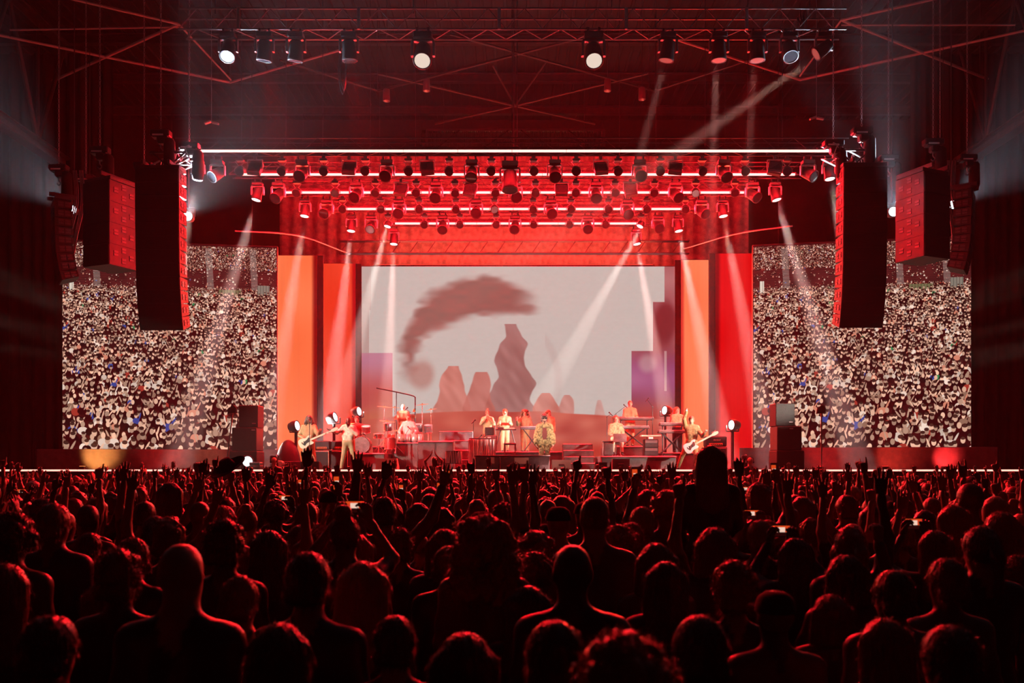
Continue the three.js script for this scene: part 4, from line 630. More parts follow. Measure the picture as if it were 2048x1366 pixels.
{
  const D = 27.1, t = thing('front_platform', 'dark low box across the front of the stage before the lead singer', 'platform', [X(1025, D), DECK, -D - 0.4]), w = 150 / F * D, h = Y(913, D) - DECK;
  for (const k of [-1, 0, 1]) part('panel', box(w / 3 - 0.02, h, 0.8, k * w / 3, h / 2, 0, 0.02), M.riser, t); part('lid', box(w + 0.04, 0.04, 0.84, 0, h + 0.015, 0, 0.01), M.black, t);
  part('paper', box(0.44, 0.2, 0.01, 0.28, h - 0.13, 0.41, 0.002), M.cream, t); part('paper', box(0.12, 0.2, 0.01, -0.62, h - 0.12, 0.41, 0.002), M.cream, t);
}
for (const [px0, px1, py0, py1, D, mat, label] of [[752, 795, 912, 936, 27.6, M.cream, 'pale square-fronted floor box left of centre'], [1103, 1142, 917, 938, 27.6, M.cream, 'pale low panel right of the front platform'], [1224, 1259, 913, 936, 28, M.riser, 'dark floor monitor box below the right riser'], [866, 900, 914, 938, 27.6, M.riser, 'dark floor monitor before the tall block'], [1190, 1214, 922, 938, 27.4, M.black, 'small black floor box near the right steps'], [602, 640, 922, 940, 27.2, M.black, 'dark floor monitor before the bass player']]) {
  const h = (py1 - py0) / F * D, w = (px1 - px0) / F * D, t = thing('floor_monitor', label, 'monitor', [X((px0 + px1) / 2, D), DECK, -D]);
  part('cabinet', outline([[0, 0], [0.55, 0], [0.55, h * 0.35], [0.18, h], [0, h]], w - 0.03, 0.012).rotateY(-Math.PI / 2).rotateY(Math.PI).translate(-w / 2 + 0.015, 0, 0.1).translate(0, 0, 0), mat, t); part('handle', box(0.18, 0.05, 0.03, 0, h * 0.55, 0.12, 0.01), M.handle, t);
}
// tinsel-fringed percussion table
{
  const D = 28.6, t = thing('tinsel_table', 'percussion table hung with sparkling silver tinsel strips', 'table', [X(965, D), DECK, -D]), w = 0.86, h = Y(878, D) - DECK, r = rng(31), sg = [0, 1, 2].map((k) => box(0.018 + k * 0.006, h * (0.86 + k * 0.05), 0.004, 0, -h * (0.86 + k * 0.05) / 2, 0, 0.001)), mats = [M.tinsel, M.tinsel, M.chrome];
  part('table_top', box(w, 0.05, 0.55, 0, h, 0), M.black, t); for (const [x, z] of [[-1, -1], [1, -1], [-1, 1], [1, 1]]) part('leg', bar(V(x * w * 0.46, 0, z * 0.24), V(x * w * 0.46, h, z * 0.24), 0.02), M.steel, t);
  for (let i = 0; i < 54; i++) { const q = part('tinsel_strip', sg[(r() * 3) | 0], mats[(r() * 2.3) | 0], t); q.position.set(-w / 2 + i * w / 53, h - 0.02, 0.29 + r() * 0.03); q.rotation.set((r() - 0.5) * 0.1, (r() - 0.5) * 2.4, (r() - 0.5) * 0.06); }
  const t2 = thing('tinsel_drum', 'small sparkling tinsel-covered drum beside the front floor monitors', 'drum', [X(907, 27.2), DECK, -27.3]); part('shell', cyl(0.24, 0.24, 0.4, 0, 0.42, 0, 24), M.black, t2); for (let i = 0; i < 26; i++) { const q = part('tinsel_strip', t2.userData.g ??= box(0.03, 0.36, 0.004, 0, 0, 0, 0.001), mats[i % 3 ? 0 : 1], t2); const a = i / 26 * 6.283; q.position.set(Math.sin(a) * 0.25, 0.42, Math.cos(a) * 0.25); q.rotation.set((r() - 0.5) * 0.2, a + (r() - 0.5), (r() - 0.5) * 0.2); } delete t2.userData.g; for (const a of [0, 2.1, 4.2]) part('leg', bar(V(Math.sin(a) * 0.22, 0, Math.cos(a) * 0.22), V(Math.sin(a) * 0.22, 0.3, Math.cos(a) * 0.22), 0.012), M.chrome, t2);
}
// amplifiers
const plate = (() => { const w = 256, h = 64, cv = document.createElement('canvas'); cv.width = w; cv.height = h; const c = cv.getContext('2d'); c.fillStyle = '#16110f'; c.fillRect(0, 0, w, h); c.fillStyle = '#efe6da'; c.font = 'italic 44px serif'; c.fillText('Marshall', 40, 46); const t = new THREE.CanvasTexture(cv); t.colorSpace = THREE.SRGBColorSpace; return t; })();
function amp(label, px0, px1, topPy, D, heads, script) {
  const w = (px1 - px0) / F * D, H = Y(topPy, D) - DECK, t = thing('amplifier_stack', label, 'amplifier', [X((px0 + px1) / 2, D), DECK, -D]), hh = H * 0.3;
  part('speaker_cabinet', box(w, H - hh - 0.02, 0.4, 0, (H - hh) / 2, 0, 0.03), M.cabinet, t); part('grille', box(w - 0.1, H - hh - 0.14, 0.02, 0, (H - hh) / 2, 0.2, 0.01), M.grille, t);
  const n = part('amplifier_head', box(w * 0.98, hh, 0.32, 0, H - hh / 2, 0, 0.03), M.cabinet, t); part('control_panel', box(w * 0.6, hh * 0.22, 0.012, 0, H - hh * 0.8, 0.165, 0.004), M.brass, n); part('piping', box(w - 0.06, 0.012, 0.012, 0, H - hh - 0.06, 0.215, 0.004), M.cream, t); part('piping', box(0.012, H - hh - 0.1, 0.012, w / 2 - 0.04, (H - hh) / 2, 0.215, 0.004), M.cream, t);
  if (script) { const s = part('nameplate', new THREE.PlaneGeometry(0.34, 0.085), new THREE.MeshStandardMaterial({ map: plate, roughness: 0.6 }), n); s.position.set(0.02, H - hh * 0.36, 0.164); }
  for (let i = 0; i < 6; i++) part('knob', amp.k ??= cyl(0.018, 0.018, 0.02, 0, 0, 0, 10, Math.PI / 2), M.black, n).position.set((i - 2.5) * w * 0.09, H - hh * 0.8, 0.18);
  return t;
}
amp('guitar amplifier stack with a script nameplate behind the right guitarist', 1408, 1452, 873, 30.2, 1, true); amp('wide bass amplifier stack left of the singer', 629, 662, 882, 29.6, 1, false); amp('second bass amplifier beside the first, behind the singer', 664, 700, 882, 29.6, 1, false);
// tall speaker stacks at the sides of the stage
for (const s of [-1, 1]) {
  const L = s < 0 ? 'left' : 'right', D = 28.8, x = s < 0 ? X(503, D) : X(1564, D), t = thing('side_speaker_stack', 'tall black speaker stack on the stage in front of the ' + L + ' audience feed', 'loudspeaker', [x, DECK, -D]), tops = s < 0 ? 812 : 808, H = Y(tops, D) - DECK;
  part('upper_cabinet', box(0.62, H * 0.34, 0.7, 0, H * 0.83, 0, 0.02), M.grille, t); part('middle_cabinet', box(0.8, H * 0.36, 0.8, s * 0.12, H * 0.48, 0, 0.02), M.cabinet, t); part('lower_cabinet', box(0.9, H * 0.3 - 0.01, 0.85, s * 0.15, H * 0.15, 0, 0.02), M.grille, t); part('lamp_bracket', [bar(V(s * -0.25, H, 0), V(s * -0.25, H + 0.2, 0), 0.015), bar(V(s * -0.25, H + 0.2, 0), V(s * 0.1, H + 0.2, 0), 0.015)], M.steel, t); part('cabinet_handle', box(0.12, 0.03, 0.02, 0.18, H * 0.72, 0.36, 0.005), M.steel, t); part('cabinet_handle', box(0.12, 0.03, 0.02, 0.18, H * 0.62, 0.41, 0.005), M.steel, t);
  const st = thing('lighting_stand', 'tall thin stand with a black flag beside the ' + L + ' speaker stack', 'stand', [s < 0 ? X(452, 28.4) : X(1643, 28.4), DECK, -28.4]); part('pole', bar(V(0, 0, 0), V(s < 0 ? 0.22 : 0, 1.95, 0), 0.022), M.darkSteel, st); part('foot', [bar(V(-0.3, 0.02, 0), V(0.3, 0.02, 0), 0.02), bar(V(0, 0.02, -0.3), V(0, 0.02, 0.3), 0.02)], M.darkSteel, st); part('flag', outline([[-0.16, 0], [0.1, 0.03], [0.12, 0.18], [0.02, 0.28], [-0.13, 0.16]], 0.06, 0.01).translate(s < 0 ? 0.22 : 0, 1.85, -0.03), M.blackMatte, st);
}
{
  const t = thing('road_case_pile', 'dark dome-shaped covered gear left of the bass player', 'gear', P(577, 940, 31).setY(DECK)); const g = new THREE.SphereGeometry(0.62, 20, 10, 0, Math.PI * 2, 0, Math.PI / 2); g.scale(0.75, 1.75, 0.6); part('cover', g, M.black, t); part('base_case', box(1.1, 0.32, 0.8, 0, 0.16, 0, 0.02), M.black, t);
  const c = thing('road_case', 'low dark road case at the left stage edge', 'case', P(512, 940, 27.6).setY(DECK)); part('lid', box(0.34, 0.1, 0.34, 0, 0.22, 0, 0.02), M.black, c); part('body', box(0.36, 0.17, 0.36, 0, 0.085, 0, 0.015), M.black, c);
}
// floor lamps that send white beams across the stage
for (const [px, py, D, base, tx, ty, tD, label, k] of [[592, 852, 31, DECK, 700, 838, 32, 'round lit floor lamp on a stand behind the bass player', 0.5], [668, 835, 31.6, DECK, 800, 806, 33, 'round lit floor lamp beaming right behind the singer', 1], [716, 823, 34.6, DECK, 830, 808, 35.5, 'small lit floor lamp behind the left drum kit', 0.8], [1465, 850, 31, DECK, 1360, 850, 31.6, 'round lit floor lamp beaming left behind the right guitarist', 1], [1331, 821, 35.5, DECK, 1230, 812, 36, 'small lit floor lamp behind the long-haired keyboard player', 0.7], [494, 923, 28, DECK, 585, 919, 27.4, 'low lit floor lamp at the left edge of the stage', 0.02]]) {
  const p = P(px, py, D), t = thing('floor_lamp', label, 'stage light', [p.x, base, p.z]), h = p.y - base, tg = P(tx, ty, tD), d = tg.clone().sub(p).normalize().add(V(0, 0, 0.75)).normalize();
  part('stand', [cyl(0.2, 0.24, 0.06, 0, 0.03, 0, 16), bar(V(0, 0, 0), V(0, Math.max(0.05, h - 0.24), 0), 0.055, 8)], M.black, t); part('yoke', [bar(V(-0.22, h - 0.22, 0), V(0.22, h - 0.22, 0), 0.025), bar(V(-0.22, h - 0.22, 0), V(-0.22, h, 0), 0.02), bar(V(0.22, h - 0.22, 0), V(0.22, h, 0), 0.02)], M.darkSteel, t);
  const hd = part('head', lathe([[0, -0.3], [0.14, -0.26], [0.2, -0.1], [0.2, 0.06], [0.18, 0.07], [0.165, 0.03], [0, 0.03]], 20), M.black, t); hd.position.y = h; hd.quaternion.setFromUnitVectors(V(0, 1, 0), d); part('lens', cyl(0.16, 0.16, 0.01, 0, 0.045, 0, 20), M.lensCool, hd);
  spot(p.clone().addScaledVector(d, 0.09), tg, [1, 0.9, 0.9], LEVEL.floorWhite * k * 10, 7, 0.5, 6);
}
// uplights on the skirt walls under the side screens
for (const [px, col, tx, k] of [[165, [1, 0.36, 0.08], 215, 1.2], [330, [1, 0.03, 0.03], 330, 0.5], [420, [1, 0.2, 0.1], 400, 0.35], [1640, [1, 0.03, 0.03], 1660, 0.7], [1770, [1, 0.05, 0.03], 1800, 0.6], [1890, [1, 0.03, 0.03], 1890, 0.9]]) {
  const D = 32.4, p = V(X(px, D), DECK, -D), t = thing('uplight', 'small floor uplight washing the skirt wall near the ' + (px < 1000 ? 'left' : 'right') + ' screen, ' + ({ 165: 'orange outermost', 330: 'red middle', 420: 'inner amber', 1640: 'inner red', 1770: 'middle red', 1890: 'outermost red' })[px], 'uplight', p);
  part('body', box(0.22, 0.14, 0.16, 0, 0.07, 0, 0.02), M.black, t); part('lens', box(0.18, 0.01, 0.12, 0, 0.145, 0, 0.003), glow(...col, 2), t);
  spot(p.clone().add(V(0, 0.17, -0.02)), V(X(tx, 34), DECK + 0.75, -34), col, LEVEL.skirt * k * 6, 38, 0.6, 4);
}

// ------------------------------------------------------------------ instruments
function guitar(label, pos, tilt, turn, bodyMat, guardMat, neckLen, scale = 1) {
  const t = thing('electric_guitar', label, 'guitar', pos); t.rotation.set(0, turn, tilt, 'YXZ'); t.scale.setScalar(scale);
  part('body', curved([[-0.24, 0.02], [-0.2, 0.13], [-0.08, 0.14], [0.02, 0.11], [0.13, 0.15], [0.2, 0.13], [0.15, 0.06], [0.16, -0.04], [0.2, -0.11], [0.12, -0.13], [0.02, -0.12], [-0.1, -0.17], [-0.21, -0.12]], 0.04, 0.008).translate(0, 0, -0.02), bodyMat, t);
  part('pickguard', curved([[-0.08, -0.09], [0.0, -0.04], [0.1, -0.03], [0.15, 0.05], [0.12, 0.1], [0.05, 0.06], [-0.04, 0.03], [-0.12, -0.03]], 0.004, 0.001).translate(0, 0, 0.03), guardMat, t);
  part('neck', box(neckLen, 0.05, 0.022, 0.13 + neckLen / 2, 0.01, 0.03, 0.008), M.wood, t); part('fingerboard', box(neckLen, 0.052, 0.008, 0.13 + neckLen / 2, 0.01, 0.045, 0.003), M.cream, t);
  const h = part('headstock', curved([[0, -0.03], [0.06, -0.045], [0.19, -0.03], [0.2, 0.02], [0.1, 0.05], [0, 0.03]], 0.018, 0.003).translate(0.13 + neckLen, 0.01, 0.02), M.cream, t);
  for (let i = 0; i < 4; i++) part('tuning_peg', guitar.p ??= cyl(0.009, 0.009, 0.04, 0, 0, 0, 8), M.chrome, h).position.set(0.17 + neckLen + i * 0.035, 0.06, 0.03);
  for (const x of [-0.06, 0.04]) part('pickup', guitar.u ??= box(0.03, 0.08, 0.012, 0, 0, 0, 0.004), M.black, t).position.set(x, 0.01, 0.04); part('bridge', box(0.025, 0.07, 0.014, -0.13, 0.01, 0.035, 0.004), M.chrome, t);
  return t;
}
function micStand(label, base, h, dx, dy, dz, straight = false) {
  const t = thing('microphone_stand', label, 'microphone', base); part('pole', bar(V(0, 0, 0), V(0, h, 0), 0.012), M.darkSteel, t);
  part('foot', straight ? cyl(0.14, 0.15, 0.025, 0, 0.012, 0, 16) : [0, 2.09, 4.19].map((a) => bar(V(0, 0.1, 0), V(Math.sin(a) * 0.3, 0.01, Math.cos(a) * 0.3), 0.012)), M.darkSteel, t);
  if (dx || dy || dz) part('boom', bar(V(-dx * 0.25, h - dy * 0.25, -dz * 0.25), V(dx, h + dy, dz), 0.009), M.darkSteel, t);
  const m = part('microphone', mic(), M.black, t); m.position.set(dx, h + dy, dz); m.rotation.set(-0.5, 0, dx > 0 ? 0.7 : -0.7); return t;
}
function mic() { return mic.g ??= join([cyl(0.018, 0.013, 0.17, 0, -0.02, 0, 10), ball(0.028, 0, 0.085, 0, 1, 1, 1, 10)]); }
function drum(label, pos, r, h, tiltX, mat, legs = true, name = 'drum') {
  const t = thing(name, label, 'drum', pos), s = part('shell', cyl(r, r, h, 0, 0, 0, 24), mat, t); s.rotation.x = tiltX;
  for (const k of [-1, 1]) { part('hoop', new THREE.TorusGeometry(r, 0.014, 6, 28).rotateX(Math.PI / 2).translate(0, k * h / 2, 0), M.chrome, s); part('drum_head', cyl(r * 0.98, r * 0.98, 0.008, 0, k * (h / 2 + 0.002), 0, 24), M.white, s); }
  for (let i = 0; i < 6; i++) part('lug', drum.l ??= box(0.016, 0.05, 0.02, 0, 0, 0, 0.004), M.chrome, s).position.set(Math.sin(i * 1.047) * (r + 0.008), 0, Math.cos(i * 1.047) * (r + 0.008));
  return t;
}
function stands(t, h, r = 0.28) { part('stand', [bar(V(0, 0, 0), V(0, h, 0), 0.013), ...[0, 2.09, 4.19].map((a) => bar(V(0, 0.28, 0), V(Math.sin(a) * r, 0.01, Math.cos(a) * r), 0.011))], M.chrome, t); }
const cymGeo = lathe([[0, 0.035], [0.03, 0.032], [0.05, 0.014], [0.12, 0.006], [0.22, -0.008], [0.22, -0.011], [0.05, 0.008], [0, 0.028]], 28);
function cymbal(label, base, h, tx, tz, s = 1) { const t = thing('cymbal', label, 'cymbal', base); stands(t, h); const c = part('plate', cymGeo, M.brass, t); c.position.y = h; c.rotation.set(tx, 0, tz); c.scale.set(s, 1, s); part('wing_nut', ball(0.016, 0, h + 0.045, 0), M.black, t); return t; }
function keyboard(label, pos, w, turn, standLegs, mat = M.black, tilt = 0.0) {
  const t = thing('keyboard', label, 'keyboard', pos, turn); part('case', box(w, 0.1, 0.32, 0, 0.05, 0, 0.02), mat, t); const n = Math.round(w / 0.05);
  for (let i = 0; i < n; i++) part('white_key', keyboard.w ??= box(0.021, 0.02, 0.14, 0, 0, 0, 0.002), M.white, t).position.set(-w / 2 + 0.04 + i * (w - 0.08) / (n - 1), 0.105, -0.08);
  part('control_strip', box(w - 0.1, 0.012, 0.1, 0, 0.105, 0.08, 0.004), M.darkSteel, t); part('display', box(0.16, 0.008, 0.06, 0, 0.112, 0.08, 0.002), M.lensOff, t);
  if (standLegs) { const H = -standLegs; part('stand', [bar(V(-w * 0.36, 0, 0.12), V(w * 0.36, H, 0.12), 0.02), bar(V(w * 0.36, 0, 0.12), V(-w * 0.36, H, 0.12), 0.02), bar(V(-w * 0.36, 0, -0.12), V(w * 0.36, H, -0.12), 0.02), bar(V(w * 0.36, 0, -0.12), V(-w * 0.36, H, -0.12), 0.02), bar(V(-w * 0.36, H + 0.015, -0.2), V(-w * 0.36, H + 0.015, 0.2), 0.02), bar(V(w * 0.36, H + 0.015, -0.2), V(w * 0.36, H + 0.015, 0.2), 0.02)], M.darkSteel, t); }
  return t;
}

// ------------------------------------------------------------------ the band
const CLOTH = { cream: [0.6, 0.55, 0.42], khaki: [0.3, 0.24, 0.12], white: [0.68, 0.68, 0.62], camo: [0.26, 0.2, 0.09], maroon: [0.16, 0.03, 0.03], tan: [0.36, 0.28, 0.15], dark: [0.03, 0.028, 0.03], green: [0.22, 0.24, 0.13] };
const mottled = new THREE.MeshPhysicalMaterial({ color: C(1, 1, 1), roughness: 0.9, vertexColors: true, sheen: 0.3, sheenColor: C(0.6, 0.6, 0.6), sheenRoughness: 0.5 });
function performer(o) {
  const t = thing('person', o.label, 'person', [X(o.px, o.D), o.base, -o.D], Math.PI + (o.turn ?? 0)), s = figure({ cell: 0.018, hcell: 0.008, long: true, L: DOWN, R: DOWN, ...o.pose }), sc = (o.h ?? 1.76) / 1.785; t.scale.setScalar(sc);
  part('body', tinted(mergeIndexed([nets(s.q, s.cell), nets(s.hands, s.hcell)]), [SKIN[o.skin ?? 'light'], SKIN[o.skin ?? 'light'], SKIN[o.skin ?? 'light'], SKIN[o.skin ?? 'light']], 2), vertexSkin, t);
  const wear = (name, ids, col, grow, mot, seed) => { const g = nets(s.q.filter((b) => ids.includes(b.id)).map((b) => ({ ...b, id: 1 })), 0.018, grow); part(name, tinted(g, [col, col], seed, mot), mottled, t); };
  wear(o.topName ?? 'shirt', [1], CLOTH[o.top], 0.014, o.mottle ?? 0.12, 4 + o.px); wear('trousers', [2], CLOTH[o.bottom ?? 'khaki'], 0.012, o.legMottle ?? 0.1, 9 + o.px); wear('shoes', [3], CLOTH.dark, 0.008, 0, 3);
  if (o.hair && o.hair !== 'none') part('hair', hairGeo(o.hair, 0.013, 90 + o.px, 20), HAIR[o.tone ?? 'black'], t).applyMatrix4(s.hm);
  const face = part('eyes', [-1, 1].map((k) => ball(0.012, k * 0.031, 1.652, -0.096, 1, 0.7, 0.7, 8)), M.handle, t); face.applyMatrix4(s.hm); part('mouth', ball(0.02, 0, 1.578, -0.1, 1, 0.28, 0.5, 8), std(0.2, 0.05, 0.04, 0.6), t).applyMatrix4(s.hm);
  if (o.glasses) part('sunglasses', [box(0.055, 0.036, 0.012, -0.034, 1.652, -0.108, 0.006), box(0.055, 0.036, 0.012, 0.034, 1.652, -0.108, 0.006), bar(V(-0.02, 1.66, -0.11), V(0.02, 1.66, -0.11), 0.005), bar(V(-0.062, 1.658, -0.1), V(-0.08, 1.655, 0), 0.004), bar(V(0.062, 1.658, -0.1), V(0.08, 1.655, 0), 0.004)], M.lensOff, t).applyMatrix4(s.hm);
  if (o.beard) { part('beard', nets([{ a: V(-0.045, 1.6, -0.055), b: V(0, 1.555, -0.09), ra: 0.026, rb: 0.03, id: 0, k: 0.02 }, { a: V(0.045, 1.6, -0.055), b: V(0, 1.555, -0.09), ra: 0.026, rb: 0.03, id: 0, k: 0.02 }], 0.01), HAIR[o.beard], t).applyMatrix4(s.hm); }
  return t;
}
const A = (e, w, d, n, hand) => ({ e, w, d, n, hand });
const play = { L: A([0.33, 1.12, -0.12], [0.4, 1.22, -0.34], [0.3, 0.5, -0.3], [0, 0.2, 1], 'grip'), R: A([0.31, 1.13, 0.02], [0.1, 1.02, -0.24], [-0.8, -0.3, -0.2], [0, -0.2, 1], 'relaxed') };
const keysPose = { L: A([0.25, 1.1, -0.12], [0.2, 1.08, -0.36], [0, -0.1, -1], [0, -1, 0], 'relaxed'), R: A([0.25, 1.1, -0.12], [0.2, 1.08, -0.36], [0, -0.1, -1], [0, -1, 0], 'relaxed') };
const SIT = [[[0.15, 0.9, -0.4], [0.16, 0.48, -0.36]], [[0.15, 0.9, -0.4], [0.16, 0.48, -0.36]]];
performer({ label: 'bass player with long dark dreadlocks at the left of the stage', px: 618, D: 28.4, base: DECK, h: 1.8, skin: 'brown', hair: 'dreads', tone: 'black', top: 'khaki', topName: 'jacket', bottom: 'tan', pose: { ...play, head: [-0.1, 0.15, 0], legs: [[[0.14, 0.5, 0], [0.2, 0.09, 0.02]], [[0.14, 0.5, -0.02], [0.18, 0.09, 0.02]]] } });
guitar('cream electric bass slung on the dreadlocked player', P(613, 884, 28.05), 0.4, 0.0, M.cream, M.black, 0.72, 1.05);
micStand('straight microphone stand in front of the bass player', [X(619, 27.6), DECK, -27.6], 1.42, 0.02, 0.12, 0, true);
performer({ label: 'singer in a pale patterned hooded top holding a microphone', px: 697, D: 28.3, base: DECK, h: 1.76, skin: 'dark', hair: 'none', top: 'cream', topName: 'hooded_top', mottle: 0.35, bottom: 'tan', pose: { girth: 1.16, R: A([0.36, 1.24, -0.1], [0.52, 1.3, -0.24], [0.7, 0.3, -0.4], [0, 1, 0], 'open'), L: A([0.3, 1.18, -0.14], [0.06, 1.44, -0.23], [-0.3, 0.9, -0.1], [-0.3, 0, 1], 'fist'), legs: [[[0.16, 0.5, 0], [0.24, 0.09, 0.02]], [[0.16, 0.5, 0], [0.24, 0.09, 0.02]]] } });
{ const m = solo('microphone', mic().clone(), M.black, 'handheld microphone at the mouth of the hooded singer', 'microphone'); m.position.copy(P(694, 850, 28.04)); m.rotation.set(0.7, 0, 0.2); }
// left drum kit with its drummer
const kit = rz.drums.userData.top, kx = X(742, 31), K = (dx, dy, dz) => V(kx + dx, kit + dy, -31.2 + dz);
performer({ label: 'dark-haired drummer half hidden behind the hooded singer', px: 714, D: 31.8, base: kit - 0.36, h: 1.74, hair: 'short', tone: 'black', top: 'maroon', bottom: 'dark', pose: { legs: SIT, L: A([0.3, 1.12, -0.14], [0.3, 1.1, -0.38], [-0.1, 0.4, -0.9], [0, -1, 0], 'fist'), R: A([0.3, 1.15, -0.14], [0.28, 1.16, -0.36], [0, 0.4, -0.9], [0, -1, 0], 'fist') } });
{ const t = thing('drum_stool', 'round stool under the half-hidden drummer', 'stool', [X(714, 31.8), kit, -31.82]); part('seat', cyl(0.17, 0.17, 0.08, 0, 0.4, 0, 18), M.black, t); part('leg', bar(V(0, 0, 0), V(0, 0.37, 0), 0.02), M.chrome, t); part('foot', [0, 2.1, 4.2].map((a) => bar(V(0, 0.2, 0), V(Math.sin(a) * 0.2, 0.01, Math.cos(a) * 0.2), 0.012)), M.chrome, t); }
drum('big red bass drum of the left drum kit', K(-0.3, 0.3, 0.2), 0.29, 0.42, Math.PI / 2, std(0.2, 0.02, 0.02, 0.35), false, 'bass_drum').children[0].children.forEach((q) => { if (q.name === 'drum_head') q.material = M.riser; });
drum('shallow chrome snare drum of the left drum kit', K(0.28, 0.62, 0.15), 0.18, 0.14, 0.1, M.chrome, true, 'snare_drum'); drum('mounted tom over the red bass drum', K(-0.2, 0.86, 0.05), 0.15, 0.22, 0.35, std(0.2, 0.02, 0.02, 0.35), true, 'tom_drum'); drum('deep floor tom right of the left drum kit', K(0.68, 0.35, 0.1), 0.21, 0.4, 0, std(0.2, 0.02, 0.02, 0.35), true, 'floor_tom');
{ const t = thing('drum_hardware', 'chrome stands and pedals of the left drum kit', 'hardware', K(0.28, 0, 0.15)); stands(t, 0.55); part('tom_arm', bar(V(-0.5, 0.58, 0), V(-0.48, 0.78, -0.06), 0.016), M.chrome, t); part('floor_leg', [-0.2, 0, 0.2].map((x) => bar(V(0.4 + x, 0, -0.05), V(0.4 + x, 0.4, -0.05), 0.01)), M.chrome, t); part('pedal', box(0.1, 0.03, 0.3, -0.4, 0.03, -0.2, 0.01), M.steel, t); }
cymbal('bright crash cymbal at the right of the left drum kit', K(0.55, 0, 0), 1.15, 0.1, -0.12, 1.25); cymbal('cymbal at the left of the left drum kit', K(-0.85, 0, 0), 1.05, 0.15, 0.15, 1.05); cymbal('small high cymbal over the left drum kit', K(0.9, 0, 0.3), 0.8, 0.1, 0.05, 0.8);
// seated drummer in white with his hand drums
const tb = rz.tabla.userData.top, tx0 = X(817, 32.4);
performer({ label: 'seated hand drummer in a loose white shirt', px: 817, D: 32.5, base: tb - 0.66, h: 1.76, hair: 'short', tone: 'brown', top: 'white', topName: 'loose_shirt', bottom: 'cream', pose: { girth: 1.12, legs: [[[0.32, 0.82, -0.22], [0.06, 0.8, -0.36]], [[0.32, 0.82, -0.22], [0.06, 0.84, -0.4]]], L: A([0.33, 1.1, -0.1], [0.24, 1.0, -0.36], [-0.3, -0.3, -0.8], [0, -1, 0], 'open'), R: A([0.33, 1.1, -0.1], [0.28, 1.02, -0.34], [-0.2, -0.3, -0.8], [0, -1, 0], 'open') } });
{ const t = thing('drum_cushion', 'low cushion under the hand drummer in white', 'cushion', [tx0, tb, -32.5]); part('cushion', box(0.7, 0.2, 0.5, 0, 0.1, 0, 0.06), M.riser, t); }
for (const [dx, lab, r] of [[-0.58, 'outer left', 0.13], [-0.24, 'inner left', 0.12], [0.02, 'middle', 0.14], [0.27, 'inner right', 0.12], [0.48, 'outer right', 0.11]]) { const t = thing('hand_drum', 'small laced hand drum in front of the drummer in white, ' + lab, 'drum', [tx0 + dx, tb, -31.95]); part('shell', lathe([[0.05, 0], [r * 0.85, 0.04], [r, 0.16], [r * 0.92, 0.3], [0, 0.3]], 18), dx < -0.5 ? M.wood : M.steel, t); part('skin', cyl(r * 0.93, r * 0.93, 0.012, 0, 0.306, 0, 18), M.cream, t); for (let i = 0; i < 10; i++) part('lace', bar(V(Math.sin(i * 0.628) * r * 1.02, 0.08, Math.cos(i * 0.628) * r * 1.02), V(Math.sin(i * 0.628 + 0.2) * r * 0.96, 0.29, Math.cos(i * 0.628 + 0.2) * r * 0.96), 0.006), M.cream, t); }
micStand('low boom microphone in front of the hand drummer', [X(812, 31.2), DECK, -31.2], 1.3, 0.1, 0.2, -0.2);
// bald percussionist at the back
const pc = rz.perc.userData.top, PX = (px) => X(px, 35);
performer({ label: 'bald percussionist standing at the back left', px: 806, D: 35.4, base: pc, h: 1.76, skin: 'tan', hair: 'none', top: 'khaki', bottom: 'khaki', pose: { L: A([0.28, 1.13, -0.12], [0.26, 1.1, -0.36], [0, 0.2, -1], [0, -1, 0], 'fist'), R: A([0.28, 1.13, -0.12], [0.26, 1.1, -0.36], [0, 0.2, -1], [0, -1, 0], 'fist') } });
for (const [px, dz, h, s, lab] of [[770, 0.2, 1.6, 1.3, 'left of the bald percussionist'], [846, 0.3, 1.68, 1.3, 'right of the bald percussionist'], [862, 0.0, 1.5, 1.1, 'lower, farthest right of the bald percussionist'], [786, -0.55, 1.62, 1, 'just behind the bald percussionist']]) cymbal('thin cymbal on a tall stand ' + lab, [PX(px), pc, -35 + dz], h, 0.1, (px - 806) * 0.003, s);
for (const [px, y, r, h, lab] of [[778, 0.8, 0.16, 0.3, 'left'], [838, 0.75, 0.17, 0.3, 'right'], [858, 0.72, 0.16, 0.28, 'far right']]) { const t = drum('red-lit percussion tom to the ' + lab + ' of the bald percussionist', [PX(px), pc + y, -34.7], r, h, 0.25, M.steelDull, true, 'percussion_tom'); part('post', bar(V(0, -y, 0), V(0, -0.1, 0), 0.016), M.chrome, t); }
{ const t = thing('percussion_rack', 'bent pipe rack arching above the bald percussionist', 'rack', [PX(806), pc, -34.9]); part('rail', tube([[-1.05, 2.35, 0], [-0.2, 2.18, 0], [0.45, 2.02, 0], [0.5, 1.98, 0]], 0.025, 24), M.black, t); part('post', bar(V(0.5, 0, 0), V(0.5, 2.0, 0), 0.028), M.black, t); part('post', bar(V(-0.25, 0, 0), V(-0.25, 2.2, 0), 0.018), M.black, t); part('bell', lathe([[0.02, 0.12], [0.05, 0.02], [0.06, 0]], 12).translate(0.46, 1.4, 0.03), M.brass, t); part('block', box(0.22, 0.12, 0.1, 0.42, 1.2, 0.03), M.wood, t); }
micStand('boom microphone at the mouth of the bald percussionist', [PX(820), pc, -34.9], 1.4, -0.16, 0.12, -0.1);
